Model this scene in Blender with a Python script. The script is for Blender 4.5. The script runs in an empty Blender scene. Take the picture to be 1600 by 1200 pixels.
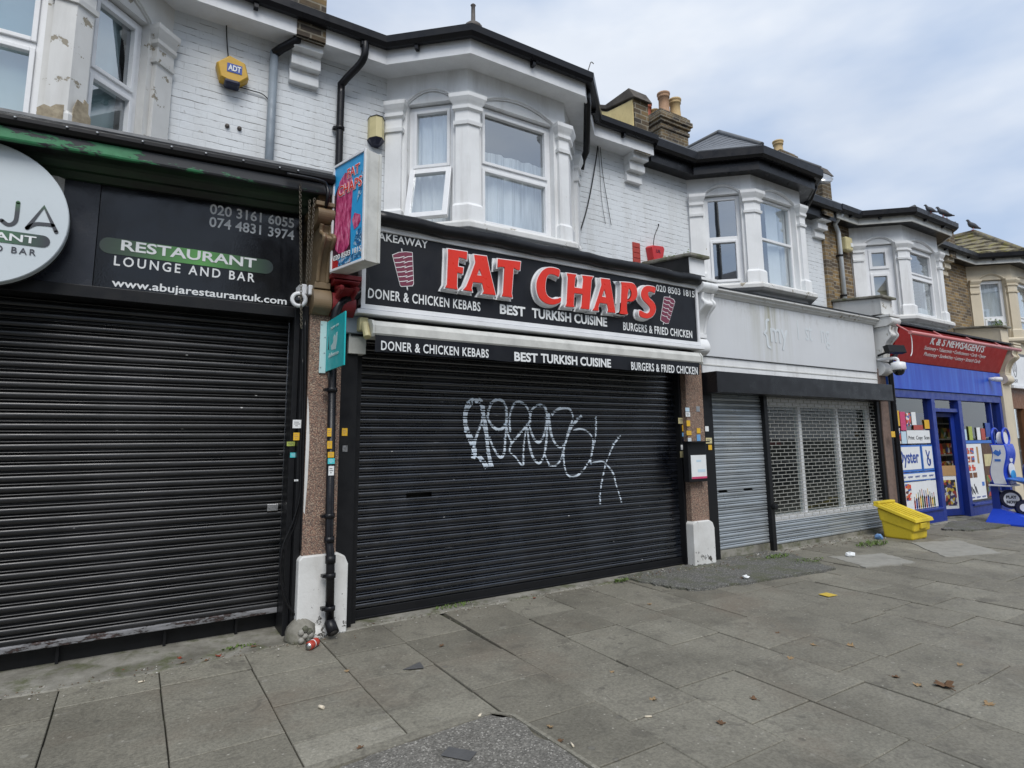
import bpy, math, random
from mathutils import Vector, Matrix

random.seed(7)
SC = bpy.context.scene
COL = SC.collection
RAD = math.radians

# ------------------------------------------------------------------ camera
CAM = Vector((0.0, -5.40, 1.60))
ROWS = ((0.846117, -0.532893, -0.010552), (0.066463, 0.125131, -0.989912), (0.528837, 0.836880, 0.141293))
cam_d = bpy.data.cameras.new("camera")
cam = bpy.data.objects.new("camera", cam_d)
COL.objects.link(cam)
cam_d.sensor_width = 36.0
cam_d.lens = 929.0 / 1600.0 * 36.0
cam_d.shift_y = -45.0 / 1600.0
cam_d.clip_start = 0.05
cam_d.clip_end = 800.0
cam.matrix_world = Matrix(((ROWS[0][0], -ROWS[1][0], -ROWS[2][0], CAM.x),
                           (ROWS[0][1], -ROWS[1][1], -ROWS[2][1], CAM.y),
                           (ROWS[0][2], -ROWS[1][2], -ROWS[2][2], CAM.z), (0, 0, 0, 1)))
SC.camera = cam

# ------------------------------------------------------------------ world, sun, exposure
SUN_EL = RAD(51)          # behind the camera, over its left shoulder
world = bpy.data.worlds.new("World")
SC.world = world
world.use_nodes = True
wn, wl = world.node_tree.nodes, world.node_tree.links
wn.clear()
w_out = wn.new("ShaderNodeOutputWorld")
w_bg = wn.new("ShaderNodeBackground")
w_sky = wn.new("ShaderNodeTexSky")
w_sky.sky_type = 'NISHITA'
w_sky.sun_disc = False
w_sky.sun_elevation = SUN_EL
w_sky.sun_rotation = RAD(210)
w_tc = wn.new("ShaderNodeTexCoord")
w_map = wn.new("ShaderNodeMapping")
w_map.inputs['Scale'].default_value = (1.0, 1.0, 2.6)
w_map.inputs['Location'].default_value = (1.4, 0.2, 0.6)
w_n = wn.new("ShaderNodeTexNoise")
w_n.inputs['Scale'].default_value = 1.7
w_n.inputs['Detail'].default_value = 7.0
w_n.inputs['Roughness'].default_value = 0.52
w_r = wn.new("ShaderNodeValToRGB")
w_r.color_ramp.elements[0].position = 0.34
w_r.color_ramp.elements[0].color = (0.70, 0.70, 0.70, 1)
w_r.color_ramp.elements[1].position = 0.60
w_r.color_ramp.elements[1].color = (1, 1, 1, 1)
w_n2 = wn.new("ShaderNodeTexNoise")
w_n2.inputs['Scale'].default_value = 2.0
w_n2.inputs['Detail'].default_value = 5.0
w_cr = wn.new("ShaderNodeValToRGB")
w_cr.color_ramp.elements[0].position = 0.41
w_cr.color_ramp.elements[0].color = (3.05, 3.75, 4.95, 1)
w_cr.color_ramp.elements[1].position = 0.62
w_cr.color_ramp.elements[1].color = (4.95, 5.3, 5.85, 1)
w_mix = wn.new("ShaderNodeMix")
w_mix.data_type = 'RGBA'
wl.new(w_tc.outputs['Generated'], w_map.inputs['Vector'])
wl.new(w_map.outputs['Vector'], w_n.inputs['Vector'])
wl.new(w_map.outputs['Vector'], w_n2.inputs['Vector'])
wl.new(w_n.outputs['Fac'], w_r.inputs['Fac'])
wl.new(w_n2.outputs['Fac'], w_cr.inputs['Fac'])
wl.new(w_r.outputs['Color'], w_mix.inputs['Factor'])
wl.new(w_sky.outputs['Color'], w_mix.inputs['A'])
wl.new(w_cr.outputs['Color'], w_mix.inputs['B'])
wl.new(w_mix.outputs['Result'], w_bg.inputs['Color'])
w_bg.inputs['Strength'].default_value = 0.10
wl.new(w_bg.outputs['Background'], w_out.inputs['Surface'])

sun_d = bpy.data.lights.new("sun", 'SUN')
sun_d.energy = 1.5
sun_d.angle = RAD(34)
sun_d.color = (1.0, 0.975, 0.94)
sun = bpy.data.objects.new("sun", sun_d)
COL.objects.link(sun)
to_sun = Vector((-.20, -.60, .78)).normalized()
sun.rotation_euler = to_sun.to_track_quat('Z', 'Y').to_euler()
w_sky.sun_rotation = math.atan2(to_sun.x, to_sun.y)

SC.view_settings.view_transform = 'Standard'
SC.view_settings.look = 'None'
SC.view_settings.exposure = 0.74
SC.view_settings.gamma = 1.0
SC.cycles.max_bounces = 6
SC.cycles.transparent_max_bounces = 12

# ------------------------------------------------------------------ survey helpers (pixel of the 1600x1200 photo -> point on a known plane)
def ray(px, py):
    a, b = (px - 800) / 929.0, (py - 555) / 929.0
    return Vector(tuple(ROWS[0][i] * a + ROWS[1][i] * b + ROWS[2][i] for i in range(3)))
def on_y(px, py, y):
    r = ray(px, py); t = (y - CAM.y) / r.y
    return CAM + r * t
def on_g(px, py, z=0.0):
    r = ray(px, py); t = (z - CAM.z) / r.z
    return CAM + r * t
def on_x(px, py, x):
    r = ray(px, py); t = (x - CAM.x) / r.x
    return CAM + r * t

# ------------------------------------------------------------------ materials
MATS = {}
class NT:
    def __init__(self, name):
        self.m = bpy.data.materials.new(name); self.m.use_nodes = True
        self.n, self.l = self.m.node_tree.nodes, self.m.node_tree.links
        self.b = self.n['Principled BSDF']
        self.geo = self.n.new("ShaderNodeNewGeometry")
        self.pos = self.geo.outputs['Position']
    def link(self, a, b): self.l.new(a, b)
    def noise(self, scale, detail=4, rough=.55, vec=None, out='Fac', dist=0):
        x = self.n.new("ShaderNodeTexNoise"); x.inputs['Scale'].default_value = scale
        x.inputs['Detail'].default_value = detail; x.inputs['Roughness'].default_value = rough
        x.inputs['Distortion'].default_value = dist
        self.link(vec or self.pos, x.inputs['Vector']); return x.outputs[out]
    def ramp(self, fac, stops):
        r = self.n.new("ShaderNodeValToRGB"); e = r.color_ramp.elements
        while len(e) < len(stops): e.new(0.5)
        for i, (p, c) in enumerate(stops):
            e[i].position = p
            e[i].color = (c, c, c, 1) if isinstance(c, (int, float)) else (*c, 1)
        self.link(fac, r.inputs['Fac']); return r.outputs['Color']
    def mix(self, fac, a, b, mode='MIX'):
        x = self.n.new("ShaderNodeMix"); x.data_type = 'RGBA'; x.blend_type = mode
        for v, s in ((fac, 'Factor'), (a, 'A'), (b, 'B')):
            if isinstance(v, (int, float)): x.inputs[s].default_value = v if s == 'Factor' else (v, v, v, 1)
            elif isinstance(v, tuple): x.inputs[s].default_value = (*v, 1)
            else: self.link(v, x.inputs[s])
        return x.outputs['Result']
    def math(self, op, a, b=0.0):
        x = self.n.new("ShaderNodeMath"); x.operation = op
        for v, s in ((a, 0), (b, 1)):
            if isinstance(v, (int, float)): x.inputs[s].default_value = v
            else: self.link(v, x.inputs[s])
        return x.outputs[0]
    def mapping(self, scale=(1, 1, 1), vec=None, loc=(0, 0, 0)):
        x = self.n.new("ShaderNodeMapping"); x.inputs['Scale'].default_value = scale; x.inputs['Location'].default_value = loc
        self.link(vec or self.pos, x.inputs['Vector']); return x.outputs['Vector']
    def xyz(self):
        s = self.n.new("ShaderNodeSeparateXYZ"); self.link(self.pos, s.inputs[0]); return s.outputs
    def wallvec(self):
        o = self.xyz(); c = self.n.new("ShaderNodeCombineXYZ")
        self.link(self.math('ADD', o[0], o[1]), c.inputs[0]); self.link(o[2], c.inputs[1]); return c.outputs[0]
    def voronoi(self, scale, out='Distance', vec=None, feature='F1', rand=1.0):
        x = self.n.new("ShaderNodeTexVoronoi"); x.feature = feature
        x.inputs['Scale'].default_value = scale; x.inputs['Randomness'].default_value = rand
        self.link(vec or self.pos, x.inputs['Vector']); return x.outputs[out]
    def bump(self, h, strength=.3, dist=.01, prev=None):
        x = self.n.new("ShaderNodeBump"); x.inputs['Strength'].default_value = strength; x.inputs['Distance'].default_value = dist
        self.link(h, x.inputs['Height'])
        if prev: self.link(prev, x.inputs['Normal'])
        return x.outputs['Normal']
    def done(self, col=None, rough=None, normal=None, metal=0, spec=None, coat=0):
        b = self.b
        if col is not None:
            if isinstance(col, tuple): b.inputs['Base Color'].default_value = (*col, 1)
            else: self.link(col, b.inputs['Base Color'])
        if rough is not None:
            if isinstance(rough, (int, float)): b.inputs['Roughness'].default_value = rough
            else: self.link(rough, b.inputs['Roughness'])
        if normal is not None: self.link(normal, b.inputs['Normal'])
        b.inputs['Metallic'].default_value = metal
        if spec is not None: b.inputs['Specular IOR Level'].default_value = spec
        if coat: b.inputs['Coat Weight'].default_value = coat; b.inputs['Coat Roughness'].default_value = .08
        return self.m

def plain(name, c, rough=.5, dirt=.25, dscale=6, metal=0, bump=.08, bscale=60, spec=None, coat=0, dark=None, streak=False):
    """paint or plastic with worn, uneven tone"""
    t = NT(name)
    vec = t.mapping((1, 1, .18)) if streak else None
    n = t.noise(dscale, 6, .6, vec)
    d = dark or tuple(v * .55 for v in c)
    f = t.ramp(n, [(.42, 0.0), (.75, dirt)])
    n2 = t.noise(dscale * 9, 3)
    f2 = t.ramp(n2, [(.60, 0.0), (.80, dirt * .7)])
    col = t.mix(f2, t.mix(f, c, d), d)
    nrm = t.bump(t.noise(bscale, 3), bump, .004) if bump else None
    r = t.ramp(t.noise(dscale * 2, 3), [(.3, max(.03, rough - .1)), (.7, min(1, rough + .12))])
    return t.done(col, r, nrm, metal, spec, coat)

def build_materials():
    W = (.71, .74, .76)
    # white painted brickwork
    t = NT("white_brick")
    v = t.wallvec()
    wob = t.n.new("ShaderNodeVectorMath"); wob.operation = 'ADD'
    wsc = t.n.new("ShaderNodeVectorMath"); wsc.operation = 'SCALE'; wsc.inputs[3].default_value = .022
    t.link(t.noise(7, 3, out='Color'), wsc.inputs[0]); t.link(v, wob.inputs[0]); t.link(wsc.outputs[0], wob.inputs[1])
    br = t.n.new("ShaderNodeTexBrick"); br.inputs['Scale'].default_value = 1
    for k, val in (('Brick Width', .225), ('Row Height', .075), ('Mortar Size', .005), ('Mortar Smooth', .35)): br.inputs[k].default_value = val
    t.link(wob.outputs[0], br.inputs['Vector'])
    wide = t.noise(1.1, 5, .6)
    base = t.mix(t.ramp(wide, [(.40, 0.0), (.70, 1.0)]), W, (.64, .66, .665))
    # grime collects in patches of the joints, mostly the bed joints
    sw_ = t.n.new('ShaderNodeSeparateXYZ'); t.link(wob.outputs[0], sw_.inputs[0])
    fz = t.math('PINGPONG', t.math('DIVIDE', sw_.outputs[1], .075), .5)
    bed = t.ramp(fz, [(.03, 1.0), (.075, 0.0)])
    seg = t.ramp(t.noise(6.5, 6, .75, t.mapping((1, 1, 2.4)), dist=.4), [(.485, 0.0), (.575, .72)])
    joint = t.math('ADD', t.math('ADD', t.math('MULTIPLY', bed, seg), t.math('MULTIPLY', br.outputs['Fac'], .07)), t.math('MULTIPLY', br.outputs['Fac'], t.ramp(t.noise(4, 4, .7, t.mapping((1, 1, 1), loc=(3, 0, 0))), [(.55, 0.0), (.68, .35)])))
    col = t.mix(joint, base, (.13, .125, .12))
    streak = t.ramp(t.noise(2.6, 6, .65, t.mapping((1.5, 1, .22))), [(.52, 0.0), (.78, .34)])
    col = t.mix(streak, col, (.36, .34, .29))
    spot = t.ramp(t.noise(9, 5, .7), [(.67, 0.0), (.72, .65)])
    col = t.mix(spot, col, (.30, .28, .25))
    h = t.math('ADD', t.math('ADD', t.math('MULTIPLY', br.outputs['Fac'], -.45), t.math('MULTIPLY', bed, -.6)), t.math('MULTIPLY', t.noise(24, 5, .65), .9))
    MATS['white_brick'] = t.done(col, .62, t.bump(h, .42, .010), spec=.35)
    # yellow stock brick
    t = NT("stock_brick")
    v = t.wallvec()
    br = t.n.new("ShaderNodeTexBrick"); br.inputs['Scale'].default_value = 1
    for k, val in (('Brick Width', .225), ('Row Height', .075), ('Mortar Size', .009), ('Mortar Smooth', .2), ('Bias', 0.0)): br.inputs[k].default_value = val
    br.inputs['Color1'].default_value = (.38, .25, .10, 1); br.inputs['Color2'].default_value = (.10, .07, .045, 1)
    br.inputs['Mortar'].default_value = (.36, .32, .25, 1)
    t.link(v, br.inputs['Vector'])
    soot = t.ramp(t.noise(1.6, 6, .65), [(.42, 0.0), (.72, .75)])
    col = t.mix(soot, br.outputs['Color'], (.055, .048, .04))
    col = t.mix(t.ramp(t.noise(14, 4, .7), [(.5, 0.0), (.8, .5)]), col, (.08, .065, .05))
    h = t.math('ADD', t.math('MULTIPLY', br.outputs['Fac'], -1.0), t.math('MULTIPLY', t.noise(40, 4), .4))
    MATS['stock_brick'] = t.done(col, .85, t.bump(h, .55, .012))
    t = NT("sooty_brick")
    br = t.n.new("ShaderNodeTexBrick"); br.inputs['Scale'].default_value = 1
    for k, val in (('Brick Width', .225), ('Row Height', .075), ('Mortar Size', .010), ('Mortar Smooth', .2)): br.inputs[k].default_value = val
    br.inputs['Color1'].default_value = (.20, .135, .06, 1); br.inputs['Color2'].default_value = (.05, .04, .032, 1); br.inputs['Mortar'].default_value = (.27, .24, .18, 1)
    t.link(t.wallvec(), br.inputs['Vector'])
    col = t.mix(t.ramp(t.noise(2.6, 6, .7), [(.40, 0.0), (.66, .8)]), br.outputs['Color'], (.035, .03, .026))
    MATS['sooty_brick'] = t.done(col, .9, t.bump(t.math('ADD', t.math('MULTIPLY', br.outputs['Fac'], -1.0), t.math('MULTIPLY', t.noise(30, 4), .6)), .6, .014))
    MATS['dark_coping'] = plain('dark_coping', (.10, .085, .07), .85, .7, 6, bump=.4, dark=(.03, .027, .024))
    # golden pebbledash-like brick of the fifth house
    MATS['render_yellow'] = plain("render_yellow", (.88, .70, .33), .85, .35, 3, bump=.3, dark=(.25, .19, .10))
    # smooth painted render / stucco with peeling
    def stucco(name, c, under, peel=.74):
        t = NT(name)
        f = t.ramp(t.noise(2.2, 6, .62), [(.42, 0.0), (.76, .7)])
        col = t.mix(f, c, tuple(x * .80 for x in c))
        streak = t.ramp(t.noise(5, 5, .6, t.mapping((1, 1, .12))), [(.52, 0.0), (.78, .42)])
        col = t.mix(streak, col, (.34, .32, .29))
        n = t.noise(6.5, 6, .7)
        p = t.ramp(n, [(peel, 0.0), (peel + .012, 1.0)])
        col = t.mix(p, col, under)
        nb = t.bump(t.math('ADD', t.math('MULTIPLY', p, -.8), t.math('MULTIPLY', t.noise(35, 4), .35)), .35, .008)
        return t.done(col, .6, nb, spec=.3)
    MATS['stucco'] = stucco("stucco", (.80, .81, .81), (.40, .35, .27), .695)
    MATS['stucco_old'] = stucco("stucco_old", (.69, .69, .67), (.30, .27, .21), .61)
    MATS['stucco_cream'] = stucco("stucco_cream", (.66, .58, .44), (.42, .36, .27), .76)
    MATS['plinth_white'] = stucco("plinth_white", (.68, .68, .67), (.15, .14, .12), .655)
    # pebbledash pilasters
    t = NT("pebbledash")
    cell = t.voronoi(95, 'Color'); dist = t.voronoi(95, 'Distance')
    s = t.n.new("ShaderNodeSeparateColor"); t.link(cell, s.inputs[0])
    col = t.ramp(s.outputs[0], [(0.0, (.30, .17, .12)), (.3, (.42, .27, .19)), (.55, (.20, .13, .10)), (.8, (.50, .38, .28)), (1.0, (.10, .07, .06))])
    col = t.mix(t.ramp(dist, [(.35, 0.0), (.75, .8)]), col, (.09, .06, .05))
    col = t.mix(t.ramp(t.noise(3, 4), [(.45, 0.0), (.75, .35)]), col, (.10, .08, .07))
    MATS['pebbledash'] = t.done(col, .8, t.bump(dist, .6, -.008))
    MATS['pillar_stone'] = plain("pillar_stone", (.20, .14, .115), .75, .6, 14, bump=.25, bscale=90, dark=(.09, .07, .06))
    # paints, plastics, metals
    P = dict(
        upvc=((.80, .81, .82), .35, .18, 8), white_gloss=((.79, .80, .81), .38, .3, 4), dirty_white=((.62, .62, .58), .5, .6, 5),
        black_paint=((.008, .0085, .010), .45, .3, 5), black_plastic=((.007, .007, .008), .38, .2, 7), gutter_black=((.008, .008, .010), .34, .3, 5),
        dark_fascia=((.010, .010, .012), .32, .2, 3), grey_pipe=((.22, .26, .30), .5, .5, 7), sign_black=((.012, .0135, .018), .45, .15, 3),
        panel_gloss=((.006, .0065, .008), .10, .15, 3), panel_grey=((.030, .033, .042), .22, .3, 3), disc_white=((.62, .68, .71), .35, .2, 2),
        red_acrylic=((.74, .035, .018), .35, .18, 6), red_sign=((.42, .014, .014), .45, .25, 4), red_plastic=((.55, .03, .035), .4, .2, 6),
        blue_paint=((.012, .07, .56), .38, .35, 4), blue_dark=((.010, .034, .26), .38, .35, 4), blue_steel=((.012, .06, .54), .35, .2, 6),
        yellow_plastic=((.70, .53, .03), .6, .8, 3), alarm_yellow=((.60, .36, .04), .5, .25, 9), alarm_cream=((.62, .55, .30), .5, .4, 7),
        navy=((.012, .014, .04), .4, .2, 6), gold_paint=((.19, .135, .075), .5, .6, 7), red_paint=((.22, .014, .018), .5, .4, 7),
        teal=((.010, .44, .46), .4, .15, 5), teal_pale=((.50, .68, .68), .4, .2, 5), lead=((.13, .135, .14), .6, .5, 4), slate=((.16, .168, .18), .55, .5, 9),
        terracotta=((.36, .10, .055), .75, .5, 9), buff_clay=((.52, .37, .18), .75, .5, 9), clay=((.40, .24, .14), .75, .5, 9),
        rust_pole=((.10, .085, .075), .6, .6, 9), steel=((.42, .43, .45), .35, .3, 9), chain=((.10, .085, .06), .5, .6, 20),
        paper=((.78, .80, .80), .7, .15, 9), sticker_yellow=((.74, .44, .03), .5, .15, 20), sticker_teal=((.08, .55, .58), .5, .15, 20), sticker_green=((.40, .48, .10), .6, .4, 40),
        sticker_blue=((.16, .38, .66), .5, .2, 20), wood=((.20, .085, .035), .5, .6, 8), brown_wood=((.11, .055, .03), .5, .6, 8), cardboard=((.45, .27, .12), .7, .2, 8),
        maroon=((.19, .035, .07), .5, .1, 8), ink=((.05, .055, .07), .5, .1, 8), green_text=((.10, .30, .09), .5, .1, 8), oyster_blue=((.03, .075, .33), .45, .1, 8), frame_blue=((.05, .18, .58), .45, .1, 8),
        pink=((.62, .06, .17), .5, .5, 30), sky_blue=((.035, .36, .70), .4, .15, 6), plum=((.05, .008, .022), .5, .2, 6), pale_blue=((.55, .70, .80), .5, .2, 6), ghost=((.64, .68, .70), .45, .2, 6),
        curtain=((.84, .86, .88), .85, .12, 5), curtain_teal=((.40, .53, .55), .85, .12, 4), blind=((.46, .40, .27), .8, .2, 6), dark_room=((.07, .075, .08), .9, .2, 3),
        room_grey=((.13, .14, .13), .9, .3, 3), shelf=((.30, .27, .22), .6, .3, 6), feather=((.085, .088, .10), .7, .6, 25), beak=((.10, .09, .08), .5, .1, 20), alu=((.58, .58, .58), .35, .3, 40), can_red=((.42, .05, .03), .35, .3, 40),
        concrete=((.30, .29, .255), .9, .6, 5), crack=((.03, .028, .025), .9, .1, 9), steel_plate=((.10, .10, .10), .6, .5, 12), kerb=((.26, .26, .25), .85, .5, 6), opp_wall=((.48, .42, .33), .85, .5, 3), opp_roof=((.10, .10, .11), .8, .5, 3), lamp_post=((.03, .033, .036), .4, .2, 6),
        brown_leaf=((.14, .075, .035), .8, .5, 60), tan_leaf=((.30, .20, .10), .8, .5, 60), red_leaf=((.24, .04, .015), .8, .5, 60), weed=((.10, .16, .03), .8, .5, 30), bluecan=((.16, .30, .55), .4, .4, 30), yellow_card=((.60, .43, .06), .7, .3, 20), butt=((.70, .62, .48), .8, .2, 40))
    for k, (c, r, d, s) in P.items(): MATS[k] = plain(k, c, r, d, s, metal=1 if k in ('steel', 'alu') else 0, spec=.32 if max(c) < .03 and r > .12 else None)
    MATS['lead_flash'] = plain('lead_flash', (.15, .155, .16), .6, .5, 4)
    # black shutter: satin paint, dust and scuffs along the laths
    def shutter(name, c, rough, scuff, dust, metal=0, spec=.5, coat=0):
        t = NT(name)
        n = t.noise(2.2, 6, .65, t.mapping((.35, 1, 2.6)))
        col = t.mix(t.ramp(n, [(.42, 0.0), (.72, .8)]), c, dust)
        sc_ = t.ramp(t.noise(30, 4, .7, t.mapping((.16, 1, 1.6))), [(.685, 0.0), (.72, 1.0)])
        msk = t.ramp(t.noise(1.3, 3), [(.44, 0.0), (.58, 1.0)])
        col = t.mix(t.math('MULTIPLY', sc_, t.math('MULTIPLY', msk, .55)), col, scuff)
        vd = t.mapping((1.0, 1, 2.4)); sd = t.n.new('ShaderNodeSeparateColor'); t.link(t.voronoi(9, 'Color', vd), sd.inputs[0])
        fl = t.math('MULTIPLY', t.ramp(t.voronoi(9, 'Distance', vd), [(.07, 1.0), (.11, 0.0)]), t.ramp(sd.outputs[0], [(.955, 0.0), (.96, .8)]))
        col = t.mix(fl, col, (.62, .62, .60))
        fd = t.ramp(t.noise(1.7, 2, .4, t.mapping((1, 1, .55), loc=(5, 1, 2))), [(.52, 0.0), (.60, .5)])
        col = t.mix(fd, col, tuple(x * 1.9 + .004 for x in dust))
        r = t.ramp(t.noise(5, 4), [(.3, rough - .1), (.7, rough + .15)])
        return t.done(col, r, t.bump(t.noise(9, 3, .5, t.mapping((.5, 1, 1))), .06, .010), metal, spec, coat)
    MATS['shutter_black'] = shutter("shutter_black", (.0035, .0048, .0085), .27, (.40, .41, .42), (.006, .008, .012), spec=1.0, coat=1)
    MATS['shutter_black_old'] = shutter("shutter_black_old", (.0035, .0042, .0052), .36, (.45, .45, .44), (.008, .008, .009), spec=.75)
    MATS['shutter_grey'] = shutter("shutter_grey", (.42, .46, .49), .32, (.60, .61, .61), (.22, .23, .23), metal=.4)
    MATS['grille_steel'] = plain('grille_steel', (.40, .40, .37), .5, .6, 20, metal=.2, dark=(.16, .16, .13))
    MATS['spray_paint'] = plain('spray_paint', (.60, .68, .76), .6, .25, 30)
    # worn rail of the left shutter: bare metal, rust and black
    t = NT("worn_rail")
    n = t.noise(5, 6, .7, t.mapping((1, 1, 4)))
    MATS['worn_rail'] = t.done(t.ramp(n, [(.40, (.24, .24, .25)), (.52, (.17, .17, .175)), (.545, (.025, .024, .024)), (.60, (.05, .025, .02)), (.66, (.21, .21, .22))]), .55)
    # black joinery over old green paint
    t = NT("green_peel")
    n = t.noise(3.2, 7, .7, t.mapping((.55, 1, 1.8)))
    xg = t.xyz()[0]
    fade = t.ramp(t.math('MULTIPLY', t.math('ADD', xg, 1.5), .4), [(0.30, 0.075), (.90, -.0)])
    msk = t.ramp(t.math('ADD', n, fade), [(.555, 0.0), (.575, 1.0)])
    colr = t.mix(msk, (.028, .030, .034), t.mix(t.noise(15, 4), (.02, .13, .05), (.06, .30, .13)))
    MATS['green_peel'] = t.done(colr, .5, t.bump(msk, .4, .004))
    t = NT("green_black")
    n = t.noise(2.4, 6, .65, t.mapping((.5, 1, 2.5)))
    MATS['green_black'] = t.done(t.ramp(n, [(.40, (.010, .012, .011)), (.62, (.018, .045, .022)), (.8, (.03, .085, .03))]), .5)
    # paving slabs
    t = NT("paving")
    rnd = t.geo.outputs['Random Per Island']
    base = t.ramp(rnd, [(0.0, (.152, .142, .113)), (.2, (.178, .166, .132)), (.6, (.194, .182, .146)), (.9, (.214, .202, .162)), (1.0, (.25, .236, .192))])
    cl = t.ramp(t.noise(1.25, 6, .66), [(.34, .78), (.50, 1.0), (.68, 1.16)])
    col = t.mix(1.0, base, cl, 'MULTIPLY')
    fine = t.ramp(t.noise(48, 4, .75), [(.36, .76), (.50, 1.0), (.64, 1.22)])
    col = t.mix(1.0, col, fine, 'MULTIPLY')
    stain = t.ramp(t.noise(2.6, 7, .72, dist=.5), [(.56, 0.0), (.72, .45)])
    col = t.mix(stain, col, (.085, .078, .066))
    rust = t.ramp(t.noise(.9, 5, .6, t.mapping((1, 1, 1), loc=(9, 3, 0))), [(.55, 0.0), (.75, .5)])
    col = t.mix(rust, col, (.165, .125, .092))
    # trodden chewing gum and specks
    g = t.voronoi(5.5, 'Distance'); gc = t.n.new("ShaderNodeSeparateColor"); t.link(t.voronoi(5.5, 'Color'), gc.inputs[0])
    gum = t.math('MULTIPLY', t.ramp(g, [(.085, 1.0), (.11, 0.0)]), t.ramp(gc.outputs[0], [(.70, 0.0), (.72, .42)]))
    col = t.mix(gum, col, (.34, .33, .29))
    gum2 = t.math('MULTIPLY', t.ramp(g, [(.10, 1.0), (.15, 0.0)]), t.ramp(gc.outputs[1], [(.62, 0.0), (.64, .5)]))
    col = t.mix(gum2, col, (.075, .07, .06))
    big = t.ramp(t.noise(4.2, 8, .78, t.mapping((1, 1, 1), loc=(2, 7, 0)), dist=.9), [(.54, 0.0), (.64, .6)])
    col = t.mix(big, col, (.10, .092, .076))
    pale = t.ramp(t.noise(5.5, 8, .8, t.mapping((1, 1, 1), loc=(12, 1, 4)), dist=.7), [(.59, 0.0), (.69, .4)])
    col = t.mix(pale, col, (.36, .345, .30))
    g2 = t.voronoi(26, 'Distance'); gd = t.n.new("ShaderNodeSeparateColor"); t.link(t.voronoi(26, 'Color'), gd.inputs[0])
    sp = t.math('MULTIPLY', t.ramp(g2, [(.12, 1.0), (.20, 0.0)]), t.ramp(gd.outputs[1], [(.86, 0.0), (.87, .9)]))
    col = t.mix(sp, col, (.36, .34, .29))
    hh = t.math('ADD', t.noise(95, 4), t.math('MULTIPLY', t.noise(6, 4), 1.4))
    MATS['paving'] = t.done(col, t.ramp(t.noise(3, 4), [(.3, .62), (.7, .86)]), t.bump(hh, .28, .006), spec=.35)
    # dark bedding between slabs with moss
    t = NT("joint_bed")
    col = t.mix(t.ramp(t.noise(4, 5, .7), [(.48, 0.0), (.62, .9)]), (.030, .027, .023), (.05, .055, .026))
    MATS['joint_bed'] = t.done(col, .95)
    t = NT("tarmac_pale")
    d = t.voronoi(110, 'Color'); s = t.n.new("ShaderNodeSeparateColor"); t.link(d, s.inputs[0])
    col = t.ramp(s.outputs[0], [(0.0, (.09, .085, .075)), (.5, (.155, .147, .128)), (.88, (.21, .20, .175)), (1.0, (.40, .38, .34))])
    col = t.mix(t.ramp(t.noise(3.2, 6, .7), [(.50, 0.0), (.68, .6)]), col, (.075, .07, .06))
    MATS['tarmac_pale'] = t.done(col, .85, t.bump(t.voronoi(110), .6, .005))
    # old tarmac patches
    t = NT("tarmac")
    d = t.voronoi(130, 'Color'); s = t.n.new("ShaderNodeSeparateColor"); t.link(d, s.inputs[0])
    col = t.ramp(s.outputs[0], [(0.0, (.060, .059, .054)), (.5, (.115, .113, .102)), (.90, (.18, .176, .16)), (1.0, (.42, .41, .37))])
    col = t.mix(t.ramp(t.noise(2.6, 6, .7), [(.46, 0.0), (.62, .75)]), col, (.085, .092, .045))
    MATS['tarmac'] = t.done(col, .85, t.bump(t.voronoi(130), .7, .006))
    t = NT("road_tarmac")
    MATS['road_tarmac'] = t.done(t.mix(t.noise(2, 5), (.04, .04, .042), (.065, .065, .065)), .85, t.bump(t.voronoi(110), .5, .006))
    # cement margin along the shopfronts, mossy towards the wall
    t = NT("cement_margin")
    col = t.mix(t.ramp(t.noise(3, 6, .65), [(.38, 0.0), (.64, 1.0)]), (.28, .268, .23), (.13, .122, .098))
    col = t.mix(t.ramp(t.noise(4.5, 6, .7), [(.50, 0.0), (.64, .8)]), col, (.075, .085, .03))
    MATS['cement_margin'] = t.done(col, .9, t.bump(t.noise(30, 5), .5, .012))
    # tiles with moss
    t = NT("mossy_tile")
    n = t.noise(6, 6, .7)
    MATS['mossy_tile'] = t.done(t.ramp(n, [(.36, (.10, .09, .07)), (.5, (.22, .19, .13)), (.62, (.23, .21, .06)), (.74, (.33, .30, .22))]), .9, t.bump(t.noise(30, 4), .5, .01))
    # clear window glass
    t = NT("window_glass")
    t.n.remove(t.b)
    tr = t.n.new("ShaderNodeBsdfTransparent"); gl = t.n.new("ShaderNodeBsdfGlossy"); mx = t.n.new("ShaderNodeMixShader")
    tr.inputs['Color'].default_value = (.86, .90, .90, 1); gl.inputs['Roughness'].default_value = .015; gl.inputs['Color'].default_value = (.93, .97, 1.0, 1)
    dp = t.n.new('ShaderNodeVectorMath'); dp.operation = 'DOT_PRODUCT'; t.link(t.geo.outputs['Normal'], dp.inputs[0]); t.link(t.geo.outputs['Incoming'], dp.inputs[1])
    fr_ = t.math('ADD', t.math('MULTIPLY', t.math('POWER', t.math('SUBTRACT', 1.0, t.math('ABSOLUTE', dp.outputs['Value'])), 5.0), .64), .36)
    t.link(t.bump(t.noise(1.2, 2), .035, .03), gl.inputs['Normal'])
    t.link(fr_, mx.inputs[0]); t.link(tr.outputs[0], mx.inputs[1]); t.link(gl.outputs[0], mx.inputs[2])
    t.link(mx.outputs[0], t.n['Material Output'].inputs['Surface'])
    MATS['window_glass'] = t.m
    t = NT("shop_glass")
    t.n.remove(t.b)
    tr = t.n.new("ShaderNodeBsdfTransparent"); gl = t.n.new("ShaderNodeBsdfGlossy"); mx = t.n.new("ShaderNodeMixShader")
    tr.inputs['Color'].default_value = (.84, .89, .87, 1); gl.inputs['Roughness'].default_value = .02
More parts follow.
